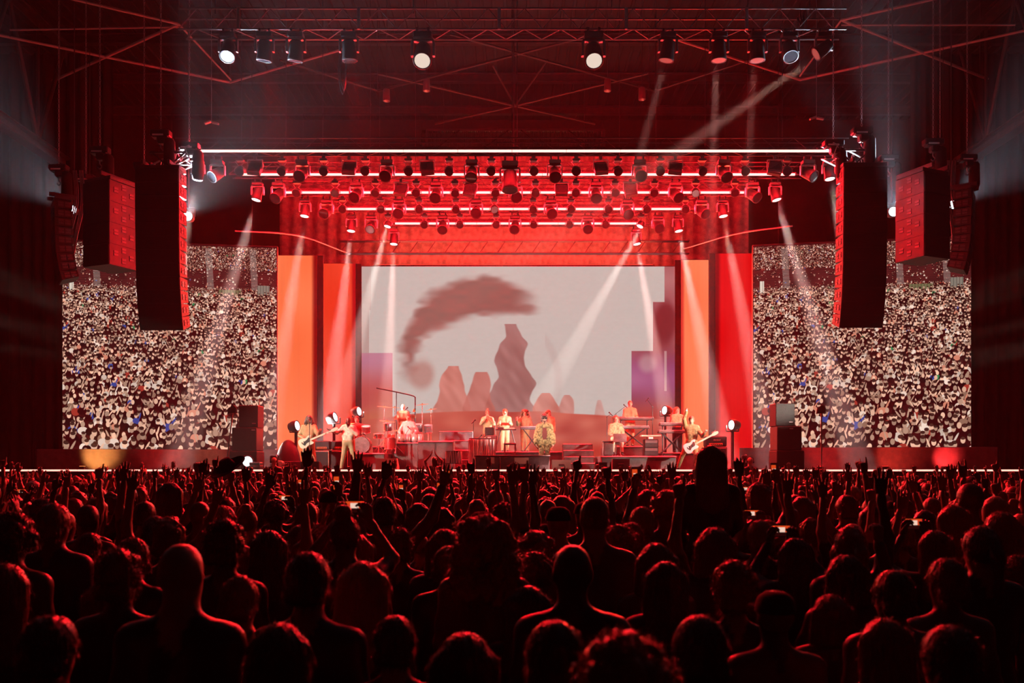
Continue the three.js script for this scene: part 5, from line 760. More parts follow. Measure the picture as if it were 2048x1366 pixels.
// backing singers
const ch = rz.choir.userData.top;
for (const [px, D, label, hair, tone, skin, top, pose] of [
  [975, 35, 'backing singer clapping hands at her chin, leftmost of the centre group', 'bun', 'brown', 'tan', 'tan', { L: A([0.27, 1.18, -0.12], [0.04, 1.42, -0.24], [0, 1, -0.1], [-1, 0, 0], 'open'), R: A([0.27, 1.18, -0.12], [0.04, 1.42, -0.24], [0, 1, -0.1], [-1, 0, 0], 'open') }],
  [1010, 34.4, 'bearded player bowing over a table in the centre group', 'messy', 'red', 'light', 'khaki', { lean: 0.25, ...keysPose, head: [0.2, 0, 0] }],
  [1050, 35, 'curly dark-haired singer in a long khaki coat in the centre group', 'curlylong', 'brown', 'light', 'green', { L: A([0.26, 1.14, -0.06], [0.16, 1.0, -0.26], [-0.4, -0.3, -0.7], [0, 0, 1], 'relaxed'), R: A([0.3, 1.16, -0.06], [0.34, 1.32, -0.26], [0.1, 0.9, -0.2], [-0.5, 0, 0.8], 'relaxed') }],
  [1097, 35.2, 'dark-haired singer behind the lead singer, rightmost of the centre group', 'bob', 'brown', 'light', 'tan', { head: [0, 0.5, 0] }],
]) performer({ label, px, D, base: ch, h: 1.72, hair, tone, skin, top, bottom: 'khaki', mottle: 0.2, beard: /bearded/.test(label) ? 'red' : undefined, pose });
{ const t = thing('sampler_table', 'thin-legged table with gadgets in front of the bearded player', 'table', [X(1012, 33.6), ch, -33.6]); part('table_top', box(0.8, 0.04, 0.4, 0, 0.86, 0), M.riser, t); for (const s of [-1, 1]) part('leg', [bar(V(s * 0.2, 0.86, 0), V(s * 0.42, 0, 0.15), 0.02), bar(V(s * 0.2, 0.86, 0), V(s * 0.42, 0, -0.15), 0.02)], M.riser, t); part('gadget', box(0.24, 0.07, 0.22, -0.2, 0.915, 0, 0.01), M.black, t); part('gadget', box(0.3, 0.05, 0.2, 0.18, 0.905, 0, 0.01), M.cream, t); }
{ const t = thing('stool', 'small open-framed stool at the centre of the stage', 'stool', [X(1020, 32), DECK, -31.9]); part('seat', box(0.46, 0.06, 0.36, 0, 0.95, 0, 0.02), M.riser, t); for (const [x, z] of [[-1, -1], [1, -1], [-1, 1], [1, 1]]) part('leg', box(0.05, 0.93, 0.05, x * 0.19, 0.465, z * 0.14), M.riser, t); part('rail', box(0.4, 0.05, 0.03, 0, 0.62, 0.14), M.riser, t); }
keyboard('small keyboard behind the lead singer', [X(1064, 33.2), ch + 0.85, -33.2], 0.9, Math.PI, 0.85, M.riser);
{ const t = thing('percussion_tower', 'dark red equipment tower with a pale tag under the clapping singer', 'rack', [X(983, 33.2), ch, -33.2]); part('cabinet', box(0.42, 0.62, 0.4, 0, 0.31, 0, 0.02), M.riser, t); part('upper_box', box(0.34, 0.3, 0.3, -0.08, 0.78, 0, 0.02), M.cabinet, t); part('tag', box(0.13, 0.12, 0.01, -0.08, 0.5, 0.21, 0.002), M.white, t); part('pole', bar(V(0.15, 0.6, 0), V(0.15, 1.15, 0), 0.012), M.steel, t); }
micStand('tall microphone with a double windshield left of the centre', [X(947, 30.6), DECK, -30.6], 1.68, 0, 0.02, 0, true); micStand('boom microphone beside the tinsel table', [X(990, 30), DECK, -30], 0.95, -0.35, 0.22, 0); micStand('low boom microphone before the tinsel table', [X(968, 30.2), DECK, -30.2], 1.05, -0.14, 0.1, 0.1);
// the lead singer
performer({ label: 'lead singer in sunglasses and an open speckled jacket over dark maroon shirt', px: 1089, D: 28.5, base: DECK, h: 1.82, hair: 'messy', tone: 'black', top: 'maroon', bottom: 'camo', legMottle: 0.7, mottle: 0.02, glasses: true, beard: 'brown', pose: { L: A([0.26, 1.13, -0.02], [0.28, 0.87, -0.08], [0, -1, -0.2], [-1, 0, 0], 'relaxed'), R: A([0.26, 1.13, -0.02], [0.27, 0.88, -0.1], [0, -1, -0.2], [-1, 0, 0], 'relaxed') } });
{ // his jacket: open at the front, with sleeves
  const me = scene.children[scene.children.length - 1], s = figure({ long: true, L: A([0.26, 1.13, -0.02], [0.28, 0.87, -0.08], [0, -1, -0.2], [-1, 0, 0], 'relaxed'), R: A([0.26, 1.13, -0.02], [0.27, 0.88, -0.1], [0, -1, -0.2], [-1, 0, 0], 'relaxed') });
  const q = s.q.filter((b) => b.id === 1).map((b) => ({ ...b })); for (const k of [-1, 1]) q.push({ a: V(k * 0.1, 1.2, 0.01), b: V(k * 0.12, 0.86, 0.0), ra: 0.11, rb: 0.12, id: 1, k: 0.05 }, { a: V(k * 0.26, 1.13, -0.02), b: V(k * 0.275, 0.9, -0.085), ra: 0.05, rb: 0.05, id: 1, k: 0.03 }); q.push({ a: V(0, 1.42, -0.2), b: V(0, 0.7, -0.24), ra: 0.075, rb: 0.1, cut: true, k: 0.01 });
  part('jacket', tinted(nets(q, 0.016, 0.03), [CLOTH.camo, CLOTH.camo], 17, 0.85), mottled, me);
}
// right side: seated player, keyboards, guitarist
const kr = rz.keys.userData.top, krr = rz.keysRear.userData.top, krs = rz.keysSide.userData.top;
performer({ label: 'seated player in a pale patterned jumper on the right riser', px: 1232, D: 30.6, base: kr - 0.3, h: 1.74, hair: 'bob', tone: 'brown', top: 'green', mottle: 0.5, bottom: 'cream', pose: { legs: SIT, ...keysPose, head: [0.1, 0.2, 0] } });
{ const t = thing('stool', 'stool under the seated player in the pale jumper', 'stool', [X(1232, 30.6), kr, -30.62]); part('seat', box(0.42, 0.08, 0.36, 0, 0.46, 0, 0.03), M.riser, t); part('leg', [bar(V(0, 0, 0), V(0, 0.42, 0), 0.03), cyl(0.2, 0.22, 0.03, 0, 0.015, 0, 16)], M.chrome, t); }
{ const t = thing('music_stand', 'red-lit music stand in front of the seated player', 'stand', [X(1240, 29.8), kr, -29.8]); part('tray', box(0.44, 0.3, 0.02, 0, 0.62, 0, 0.008, -0.3), M.riser, t); part('pole', bar(V(0, 0, 0), V(0, 0.6, 0), 0.012), M.darkSteel, t); part('foot', [0, 2.09, 4.19].map((a) => bar(V(0, 0.12, 0), V(Math.sin(a) * 0.24, 0.01, Math.cos(a) * 0.24), 0.011)), M.darkSteel, t); }
{ const t = thing('speaker_box', 'dark cloth-covered box beside the seated player', 'box', [X(1224, 29.75), kr, -30.0]); part('cover', box(0.36, 0.48, 0.3, -0.12, 0.24, 0, 0.05), M.riser, t); part('lid', box(0.34, 0.04, 0.28, -0.12, 0.5, 0, 0.01), M.black, t); }
performer({ label: 'keyboard player in a khaki shirt standing at the back right', px: 1260, D: 34, base: krr, h: 1.82, skin: 'light', hair: 'buzz', tone: 'brown', top: 'tan', bottom: 'tan', pose: keysPose });
keyboard('upper long keyboard before the standing keyboard player', [X(1270, 33.2), krr + 1.0, -33.2], 1.4, Math.PI, 0.0, M.riser); keyboard('lower keyboard on a crossed stand at the back right', [X(1266, 32.9), krr + 0.66, -32.9], 1.2, Math.PI, 0.66, M.riser); { const t = thing('keyboard_bracket', 'pair of uprights holding the upper long keyboard', 'stand', [X(1268, 33.4), krr, -33.4]); for (const s of [-1, 1]) part('upright', [bar(V(s * 0.5, 0, 0), V(s * 0.5, 0.99, 0), 0.022), bar(V(s * 0.5, 0.985, -0.1), V(s * 0.5, 0.985, 0.3), 0.02)], M.darkSteel, t); }
micStand('boom microphone at the mouth of the standing keyboard player', [X(1232, 33.2), krr, -33.2], 1.25, 0.36, 0.28, 0); micStand('curved lamp-like microphone left of the keyboards', [X(1214, 32), DECK, -32], 1.95, 0.14, 0.1, 0, true); micStand('boom microphone between the two keyboard players', [X(1305, 32.9), krr, -32.9], 1.5, -0.2, 0.25, 0);
{ const t = thing('effects_rack', 'dark effects rack with pale tags between the two keyboard stations', 'rack', [X(1300, 31.4), kr, -31.3]); part('cabinet', box(0.5, 0.62, 0.4, 0, 0.31, 0, 0.02), M.cabinet, t); for (let i = 0; i < 4; i++) part('unit', box(0.44, 0.1, 0.02, 0, 0.1 + i * 0.14, 0.205, 0.005), i % 2 ? M.steelDull : M.black, t); part('tray', box(0.7, 0.05, 0.4, 0, 0.74, 0, 0.01), M.cream, t); part('tag', box(0.16, 0.07, 0.01, -0.02, 0.66, 0.22, 0.002), M.white, t); }
performer({ label: 'long-haired keyboard player at the far right of the band', px: 1354, D: 33, base: krs, h: 1.74, hair: 'long', tone: 'red', top: 'tan', mottle: 0.3, bottom: 'dark', pose: { ...keysPose, head: [0.1, 0.3, 0] } });
keyboard('upper keyboard before the long-haired player', [X(1345, 32.4), krs + 1.0, -32.5], 0.95, Math.PI, 0, M.riser); keyboard('lower keyboard on a stand before the long-haired player', [X(1345, 32.35), krs + 0.72, -32.45], 1.05, Math.PI, 0.72, M.riser); { const t = thing('keyboard_bracket', 'pair of uprights holding the keyboard of the long-haired player', 'stand', [X(1345, 32.6), krs, -32.68]); for (const s of [-1, 1]) part('upright', [bar(V(s * 0.36, 0, 0), V(s * 0.36, 0.99, 0), 0.02), bar(V(s * 0.36, 0.985, -0.1), V(s * 0.36, 0.985, 0.25), 0.018)], M.darkSteel, t); }
performer({ label: 'guitarist in a patterned shirt punching the air at the right', px: 1383, D: 28.4, base: DECK, h: 1.78, hair: 'short', tone: 'brown', top: 'camo', mottle: 0.6, bottom: 'camo', legMottle: 0.3, turn: -0.15, pose: { L: play.L, R: A([0.24, 1.66, -0.06], [0.16, 1.92, -0.1], [0.1, 1, 0], [-0.4, 0, -1], 'fist'), head: [-0.15, -0.2, 0], legs: [[[0.14, 0.52, -0.1], [0.16, 0.09, 0.1]], [[0.28, 0.52, 0], [0.42, 0.12, 0.1]]] } });
guitar('white electric guitar with a dark red pickguard', P(1382, 893, 28.02), 0.48, 0.1, M.white, std(0.2, 0.02, 0.02, 0.4), 0.62, 1.05);
// camera crew in the pit before the stage
for (const [px, D, label, s] of [[1500, 25.3, 'camera operator in the pit at the right, behind a big video camera', 1], [548, 25.3, 'camera operator in the pit at the left, behind a video camera', 1]]) {
  const t = thing('person', label, 'person', [X(px, D), 0.62, -D], 0); t.scale.setScalar(0.98); const g = bodyGeo({ L: A([0.28, 1.25, -0.1], [0.2, 1.42, -0.32], [-0.2, 0.4, -0.8], [-1, 0, 0], 'grip'), R: A([0.28, 1.25, -0.1], [0.2, 1.42, -0.32], [-0.2, 0.4, -0.8], [-1, 0, 0], 'grip'), cell: 0.026, hcell: 0.01, long: true }, [SKIN.light, [0.02, 0.02, 0.02], [0.02, 0.02, 0.02], [0.02, 0.02, 0.02]], 3, 0); part('body', g.geo, vertexSkin, t); part('headphones', [tube([[-0.1, 1.65, 0], [-0.08, 1.76, 0], [0, 1.79, 0], [0.08, 1.76, 0], [0.1, 1.65, 0]], 0.014, 20), cyl(0.045, 0.045, 0.03, -0.1, 1.64, 0, 14, 0, Math.PI / 2), cyl(0.045, 0.045, 0.03, 0.1, 1.64, 0, 14, 0, Math.PI / 2)], M.black, t);
  const p = thing('camera_podium', 'low dark podium under the ' + (px > 1000 ? 'right' : 'left') + ' camera operator', 'podium', [X(px, D), 0, -D + 0.1]); part('deck', box(1.3, 0.12, 0.9, 0, 0.56, 0), M.black, p); for (const [x, z] of [[-1, -1], [1, -1], [-1, 1], [1, 1]]) part('leg', box(0.07, 0.5, 0.07, x * 0.58, 0.25, z * 0.38), M.steel, p);
  const c = thing('video_camera', 'big video camera on a pedestal before the ' + (px > 1000 ? 'right' : 'left') + ' operator', 'camera', [X(px, D) - 0.02, 0.62, -D - 0.36]); part('body', box(0.2, 0.24, 0.4, 0, 1.52, 0, 0.02), M.black, c); part('lens', cyl(0.1, 0.12, 0.42, -0.02, 1.52, -0.38, 16, Math.PI / 2), M.black, c); part('viewfinder', box(0.18, 0.12, 0.1, -0.06, 1.72, 0.1, 0.01), M.black, c); part('handle', tube([[0, 1.64, 0.12], [0, 1.78, 0.1], [0, 1.78, -0.14], [0, 1.64, -0.16]], 0.016, 16), M.black, c); part('pedestal', [bar(V(0, 0.02, -0.02), V(0, 1.4, 0), 0.06, 10), cyl(0.26, 0.28, 0.04, 0, 0.02, 0, 16)], M.darkSteel, c);
}
// added lamp towers, out of view, stand in for follow spots lighting the band
for (const s of [-1, 1]) {
  const L = s < 0 ? 'left' : 'right', tw = thing('added_lamp_tower', 'added lattice lamp tower, out of view, beside the audience at the ' + L, 'tower', [s * 14.8, 0, -20.4]);
  for (const [x, z] of [[-1, -1], [1, -1], [-1, 1], [1, 1]]) part('post', bar(V(x * 0.25, 0, z * 0.25), V(x * 0.25, 8, z * 0.25), 0.03), M.alu, tw); for (let i = 0; i < 10; i++) part('brace', bar(V(-0.25, 0.2 + i * 0.78, 0.25), V(0.25, 0.9 + i * 0.78, 0.25), 0.015), M.alu, tw); part('base', box(1, 0.1, 1, 0, 0.05, 0), M.darkSteel, tw);
  for (const [k, h, px, py, D, deg, lev] of s < 0 ? [[0, 7.6, 660, 866, 28.5, 8, 1], [1, 6.8, 1085, 862, 29, 3.6, 2.1], [2, 6.0, 880, 855, 33.5, 6.5, 1.1], [3, 5.2, 1040, 846, 35, 4, 1.6]] : [[0, 7.6, 1375, 862, 28.8, 7, 1], [1, 6.8, 1092, 862, 29, 3.6, 2.1], [2, 6.0, 1236, 858, 31, 5, 1.2], [3, 5.2, 1300, 832, 33.6, 7, 1.5]]) {
    const p = V(s * 14.1, h, -20.4), tg = P(px, py, D), d = tg.clone().sub(p).normalize(), t = thing('added_key_light', ['topmost', 'second', 'third', 'lowest'][k] + ' key lamp, added out of view, on the ' + L + ' lamp tower', 'stage light', p); const b = part('barrel', lathe([[0, -0.5], [0.16, -0.48], [0.18, 0.1], [0.16, 0.12], [0.14, 0.08], [0, 0.08]], 18), M.black, t); b.quaternion.setFromUnitVectors(V(0, 1, 0), d); part('lens', cyl(0.14, 0.14, 0.01, 0, 0.09, 0, 18), M.lensWhite, b); part('bracket', bar(V(0, 0, 0), V(s * 0.46, 0, 0), 0.04), M.darkSteel, t);
    spot(p.clone().addScaledVector(d, 0.16), tg, [1, 0.87, 0.72], LEVEL.follow * lev, deg, 0.6, 5);
  }
}

// ------------------------------------------------------------------ the audience
// arm poses in the figure's own axes (it faces -z); x is mirrored for the left arm
const ARM = {
  down: DOWN,
  phone2: { e: [0.26, 1.5, -0.17], w: [0.1, 1.73, -0.25], d: [-0.25, 1, -0.1], n: [-0.5, 0, 0.85], hand: 'grip' },
  up: { e: [0.25, 1.69, -0.03], w: [0.22, 1.97, -0.06], d: [0.05, 1, -0.05], n: [0, 0, -1], hand: 'open' },
  upOut: { e: [0.36, 1.62, -0.02], w: [0.44, 1.87, -0.06], d: [0.2, 1, 0], n: [0, 0, -1], hand: 'open' },
  point: { e: [0.24, 1.69, -0.06], w: [0.2, 1.97, -0.1], d: [0, 1, -0.15], n: [-0.4, 0, -1], hand: 'point' },
  fist: { e: [0.3, 1.62, -0.05], w: [0.24, 1.87, -0.07], d: [-0.05, 1, 0], n: [-0.3, 0, -1], hand: 'fist' },
  horns: { e: [0.26, 1.68, -0.06], w: [0.24, 1.95, -0.08], d: [0.05, 1, -0.05], n: [0, 0, -1], hand: 'horns' },
  clap: { e: [0.25, 1.64, -0.1], w: [0.07, 1.83, -0.18], d: [-0.2, 1, -0.1], n: [-1, 0, 0], hand: 'open' },
  reach: { e: [0.33, 1.58, -0.14], w: [0.36, 1.8, -0.28], d: [0.15, 0.9, -0.45], n: [0, -0.4, -0.9], hand: 'open' },
  phone1: { e: [0.28, 1.57, -0.12], w: [0.22, 1.82, -0.18], d: [-0.1, 1, -0.1], n: [-0.6, 0, 0.8], hand: 'grip' },
  chest: { e: [0.27, 1.15, -0.06], w: [0.1, 1.18, -0.25], d: [-0.8, 0.5, -0.4], n: [0, 0, 1], hand: 'relaxed' },
};
const POSES = { down: ['down', 'down'], bothUp: ['up', 'upOut'], rightUp: ['down', 'up'], leftUp: ['upOut', 'down'], rightPoint: ['down', 'point'], leftPoint: ['point', 'down'], rightFist: ['chest', 'fist'], rightHorns: ['down', 'horns'], leftHorns: ['horns', 'chest'], clap: ['clap', 'clap'], phone: ['phone2', 'phone2'], phoneRight: ['chest', 'phone1'], phoneLeft: ['phone1', 'chest'], reach: ['reach', 'reach'], leftReach: ['reach', 'down'] };
const SHIRT = { black: [0.016, 0.015, 0.016], grey: [0.07, 0.07, 0.075], navy: [0.018, 0.022, 0.05], rust: [0.12, 0.035, 0.02], olive: [0.05, 0.05, 0.025], white: [0.4, 0.39, 0.37] };
const bodyCache = new Map(), hairCache = new Map(), pick = (r, a) => a[(r() * a.length) | 0];
function crowdBody(pose, lod, shirt, skin, long, turn, girth = 1) {
  const key = [pose, lod, shirt, skin, long, turn, girth].join();
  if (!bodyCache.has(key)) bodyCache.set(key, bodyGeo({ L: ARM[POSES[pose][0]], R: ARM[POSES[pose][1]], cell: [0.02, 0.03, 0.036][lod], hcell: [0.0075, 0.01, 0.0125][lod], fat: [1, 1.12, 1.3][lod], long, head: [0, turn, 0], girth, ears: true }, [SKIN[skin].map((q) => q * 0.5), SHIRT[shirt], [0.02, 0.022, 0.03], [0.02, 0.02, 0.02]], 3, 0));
  return bodyCache.get(key);
}
function crowdHair(kind, lod, variant = 0) { const key = kind + lod + variant; if (!hairCache.has(key)) hairCache.set(key, hairGeo(kind, [0.011, 0.02, 0.026][lod], 40 + variant * 7 + kind.length, [1500, 420, 140][lod])); return hairCache.get(key); }
const capGeo = join([lathe([[0, 0.1], [0.05, 0.095], [0.085, 0.07], [0.1, 0.02], [0.1, 0]], 20).scale(0.95, 1, 1.12).translate(0, 1.675, 0.005), box(0.15, 0.012, 0.1, 0, 1.68, -0.15, 0.004)]);
const WIDTH = { none: 0.162, buzz: 0.17, short: 0.186, messy: 0.215, curly: 0.265, curlylong: 0.29, long: 0.215, bob: 0.215, bun: 0.18, tail: 0.18, cap: 0.2 };
const TOP = { none: 1.768, buzz: 1.777, short: 1.785, messy: 1.81, curly: 1.825, curlylong: 1.815, long: 1.79, bob: 1.79, bun: 1.84, tail: 1.785, cap: 1.778 };
const everyone = [];
const phoneGeo = box(0.155, 0.075, 0.009, 0, 0, 0, 0.004), phoneScreen = new THREE.PlaneGeometry(0.145, 0.067);
const phoneTex = picture(96, 48, (u, v) => { const s = v < 0.62 && u > 0.12 && u < 0.9, n = vnoise(u * 14, v * 9, 91); return s ? (u > 0.32 && u < 0.68 && v > 0.14 ? [0.95, 0.8, 0.72] : [0.85, 0.2 + n * 0.16, 0.1]) : [0.1 + n * 0.08, 0.02, 0.02]; });
const phoneMats = [new THREE.MeshStandardMaterial({ color: C(0.02, 0.02, 0.02), roughness: 0.2, emissive: C(1, 1, 1), emissiveIntensity: 1.0, emissiveMap: phoneTex })];
function phone(p, label, upright, group, level = 1) {
  const t = thing('phone', label, 'phone', p, 0, group); part('case', phoneGeo, M.black, t); const s = part('screen', phoneScreen, phoneMats[0], t); s.position.z = 0.0055; part('camera_bump', phone.c ??= box(0.03, 0.03, 0.004, -0.055, 0.015, -0.006, 0.002), M.black, t); if (upright) t.rotation.z = Math.PI / 2; return t;
}
function spectator(o) {           // { x, D, h, pose, hair, tone, skin, shirt, lod, label, group, turn, headTurn, long }
  const lod = o.lod, b = crowdBody(o.pose, lod, o.shirt, o.skin, !!o.long, o.headTurn ?? 0, o.girth ?? 1), sc = o.h / TOP[o.hair];
  const t = thing('person', o.label, 'person', [o.x, o.base ?? 0, -o.D], o.turn ?? 0, o.group); t.scale.setScalar(sc);
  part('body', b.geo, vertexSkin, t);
  if (o.hair === 'cap') { const c = part('cap', capGeo, o.capMat ?? M.blackMatte, t); c.applyMatrix4(b.hm); const h = part('hair', crowdHair('buzz', lod), HAIR[o.tone], t); h.applyMatrix4(b.hm); }
  else if (o.hair !== 'none') { const h = part('hair', crowdHair(o.hair, lod, o.variant ?? 0), HAIR[o.tone], t); h.applyMatrix4(b.hm); }
  if (/phone/.test(o.pose)) {
    const arm = ARM[POSES[o.pose][1]].e === ARM.down.e || o.pose === 'phoneLeft' ? 'L' : 'R';
    const local = o.pose === 'phone' ? V(0, 1.815, -0.285) : o.pose === 'phoneRight' ? V(0.2, 1.92, -0.215) : V(-0.2, 1.92, -0.215);
    const w = local.multiplyScalar(sc).applyAxisAngle(V(0, 1, 0), o.turn ?? 0).add(t.position);
    const ph = phone(w, o.phoneLabel ?? 'lit phone held up by someone in the packed audience', o.pose !== 'phone', o.phoneGroup); ph.scale.setScalar(1.05); ph.rotation.x = -0.08;
  }
  everyone.push(o); return t;
}
// the people one can pick out: seen at (px, top py), hair width in the picture, and how they look
const NEAR = [
  [12, 1126, 92, 'long', 'brown', 'down', 'straight-haired person cut by the left edge'],
  [72, 1114, 66, 'long', 'fair', 'down', 'long-haired person next to the one at the left edge'],
  [142, 1140, 56, 'tail', 'brown', 'down', 'person with tied-back hair low at the far left'],
  [214, 1160, 82, 'bob', 'brown', 'down', 'person with a smooth rounded bob low at the left'],
  [238, 1104, 88, 'messy', 'brown', 'down', 'person with messy wavy hair left of the big bald man'],
  [362, 1086, 86, 'none', 'black', 'down', 'broad bald man with red-rimmed shoulders in the left foreground'],
  [480, 1151, 82, 'short', 'brown', 'down', 'short-haired person right beside the bald man'],
  [617, 1103, 101, 'short', 'black', 'down', 'square-headed short-haired man in dark top, left of centre foreground'],
  [727, 1122, 112, 'long', 'fair', 'down', 'woman with long glossy straight hair, left of centre foreground'],
  [450, 1044, 76, 'messy', 'black', 'down', 'person with thick tousled hair behind the bald man'],
  [264, 1075, 66, 'short', 'brown', 'down', 'person with head turned sideways behind the messy-haired one', 0.9],
  [108, 1006, 58, 'short', 'brown', 'down', 'tall short-haired man standing high at the left'],
  [176, 1009, 46, 'buzz', 'black', 'down', 'tall close-cropped man next to the high-standing one'],
  [180, 1065, 54, 'short', 'black', 'down', 'short-haired person below the two tall men at left'],
  [24, 1024, 84, 'curly', 'black', 'down', 'person with a big dark mop of hair near the left edge'],
  [602, 1050, 60, 'bob', 'brown', 'down', 'person with smooth bobbed hair just behind the square-headed man'],
  [540, 1060, 66, 'long', 'black', 'rightUp', 'dark-haired person raising the right arm in the left middle'],
  [446, 1011, 54, 'bob', 'red', 'down', 'person with reddish bobbed hair in the left middle rows'],
  [551, 998, 54, 'curly', 'black', 'phone', 'curly-haired person filming with both hands in the left middle'],
  [400, 1003, 40, 'buzz', 'brown', 'down', 'close-cropped person in the left middle rows'],
  [347, 1036, 44, 'messy', 'fair', 'leftUp', 'fair tousled person raising the left arm behind the bald man'],
  [613, 1003, 50, 'short', 'brown', 'phoneRight', 'short-haired person filming one-handed left of centre'],
  [690, 1010, 58, 'bun', 'brown', 'phone', 'person with a top knot filming left of centre'],
  [652, 1058, 62, 'messy', 'red', 'clap', 'red-haired person clapping overhead left of centre'],
  [312, 1030, 50, 'tail', 'black', 'bothUp', 'pony-tailed person with both arms raised behind the bald man'],
  [290, 1002, 42, 'short', 'black', 'bothUp', 'slim person with both arms stretched high at the left'],
  [970, 1024, 104, 'curlylong', 'red', 'down', 'person with big shoulder-length red-rimmed curls in the centre foreground'],
  [1066, 1104, 92, 'curly', 'brown', 'down', 'lower frizzy-haired person right of the big curls'],
  [1145, 1088, 74, 'none', 'black', 'down', 'person with a smooth shaven head in the centre foreground'],
  [1234, 1050, 86, 'curly', 'red', 'down', 'person with red-rimmed frizzy curls right of the shaven head'],
  [1189, 993, 56, 'buzz', 'brown', 'down', 'tall close-cropped person with bare neck right of centre', 0, 'grey'],
  [1249, 1281, 198, 'messy', 'red', 'down', 'very close tousled head at the bottom edge right of centre'],
  [1333, 978, 66, 'curly', 'red', 'phoneLeft', 'bright curly-haired person filming right of centre'],
  [1283, 1013, 48, 'short', 'fair', 'down', 'short fair-haired person beside the bright curls'],
  [1124, 990, 44, 'long', 'brown', 'down', 'long-haired person left of the tall close-cropped one'],
  [900, 1091, 64, 'short', 'brown', 'down', 'person turned sideways left of the big curls', -0.9],
  [890, 1058, 66, 'bob', 'brown', 'down', 'person with a round bob left of the big curls'],
  [841, 1068, 44, 'buzz', 'brown', 'down', 'close-cropped person left of the round bob'],
  [712, 1066, 66, 'long', 'red', 'down', 'person with long reddish hair behind the glossy-haired woman'],
  [884, 1014, 46, 'bob', 'black', 'down', 'dark bobbed person in the centre rows'],
  [837, 1005, 44, 'long', 'black', 'phoneRight', 'dark long-haired person filming upright in the centre rows'],
  [769, 993, 48, 'short', 'black', 'bothUp', 'dark person with both arms up left of centre'],
  [1009, 1010, 54, 'messy', 'brown', 'rightUp', 'tousled person raising the right arm behind the big curls'],
  [1056, 1170, 96, 'long', 'black', 'down', 'low straight-haired woman in the centre foreground'],
  [1312, 1086, 74, 'bob', 'brown', 'down', 'bobbed person in front of the frizzy curls'],
  [1262, 1044, 54, 'short', 'red', 'down', 'short red-rimmed head behind the frizzy curls'],
  [1092, 1047, 50, 'cap', 'brown', 'down', 'person in a cap behind the shaven head'],
  [1330, 1122, 96, 'long', 'black', 'down', 'dark long-haired woman right of centre foreground'],
  [1468, 1128, 98, 'messy', 'red', 'down', 'person with bright tousled crest of hair, right foreground'],
  [1660, 1219, 84, 'bob', 'brown', 'down', 'low bobbed person in the right foreground'],
  [1768, 1236, 106, 'long', 'brown', 'down', 'low long-haired person at the right bottom'],
  [1786, 1140, 80, 'short', 'black', 'down', 'short-haired man in the right foreground'],
  [1893, 1116, 80, 'short', 'brown', 'down', 'short-haired man behind the right bottom corner'],
  [1428, 1055, 70, 'bob', 'brown', 'leftPoint', 'bobbed person pointing up below the shoulder rider'],
  [1905, 1010, 58, 'long', 'red', 'down', 'person with long red-rimmed hair at the right'],
  [1868, 1060, 64, 'long', 'brown', 'phone', 'long-haired person filming sideways at the right'],
  [1622, 1040, 50, 'messy', 'brown', 'down', 'tousled person right of the shoulder rider'],
  [1590, 1075, 74, 'long', 'black', 'phone', 'dark person holding a phone high with both bare arms, right of the rider'],
  [1940, 966, 44, 'buzz', 'brown', 'down', 'tall close-cropped man at the right'],
  [2000, 1024, 62, 'bob', 'red', 'down', 'bobbed person near the right edge'],
  [1962, 1050, 66, 'tail', 'black', 'down', 'pony-tailed person near the right edge'],
  [1700, 1050, 62, 'tail', 'brown', 'rightUp', 'pony-tailed person raising the right arm in the right middle'],
  [1745, 1010, 50, 'long', 'black', 'reach', 'dark-haired person reaching forward with both arms at the right'],
  [1800, 1040, 54, 'messy', 'fair', 'leftPoint', 'fair tousled person pointing up high at the right'],
  [1690, 1110, 78, 'bob', 'black', 'rightFist', 'bobbed person with a raised fist in the right foreground'],
  [1550, 1180, 92, 'cap', 'brown', 'down', 'person in a dark cap, low in the right foreground'],
  [2030, 1110, 88, 'curly', 'brown', 'down', 'frizzy-haired person cut by the right edge'],
  [800, 1060, 56, 'messy', 'brown', 'leftReach', 'tousled person stretching the left arm forward left of centre'],
  [1520, 1040, 54, 'short', 'fair', 'rightUp', 'short fair person with raised right arm just right of the rider'],
  [1110, 1240, 120, 'short', 'black', 'down', 'dark short-haired head low in the very front centre'],
  [930, 1265, 130, 'bob', 'black', 'down', 'dark bobbed head low in the very front, left of centre'],
  [790, 1230, 110, 'short', 'black', 'down', 'dark short-haired head low in front of the glossy-haired woman'],
  [1400, 1230, 118, 'short', 'black', 'down', 'dark short-haired head low in front, right of centre'],
  [560, 1245, 122, 'long', 'black', 'down', 'dark long-haired head low in front of the square-headed man'],
  [1900, 1250, 120, 'short', 'black', 'down', 'dark short-haired head at the lower right'],
  [100, 1230, 112, 'short', 'black', 'down', 'dark short-haired head at the lower left'],
];
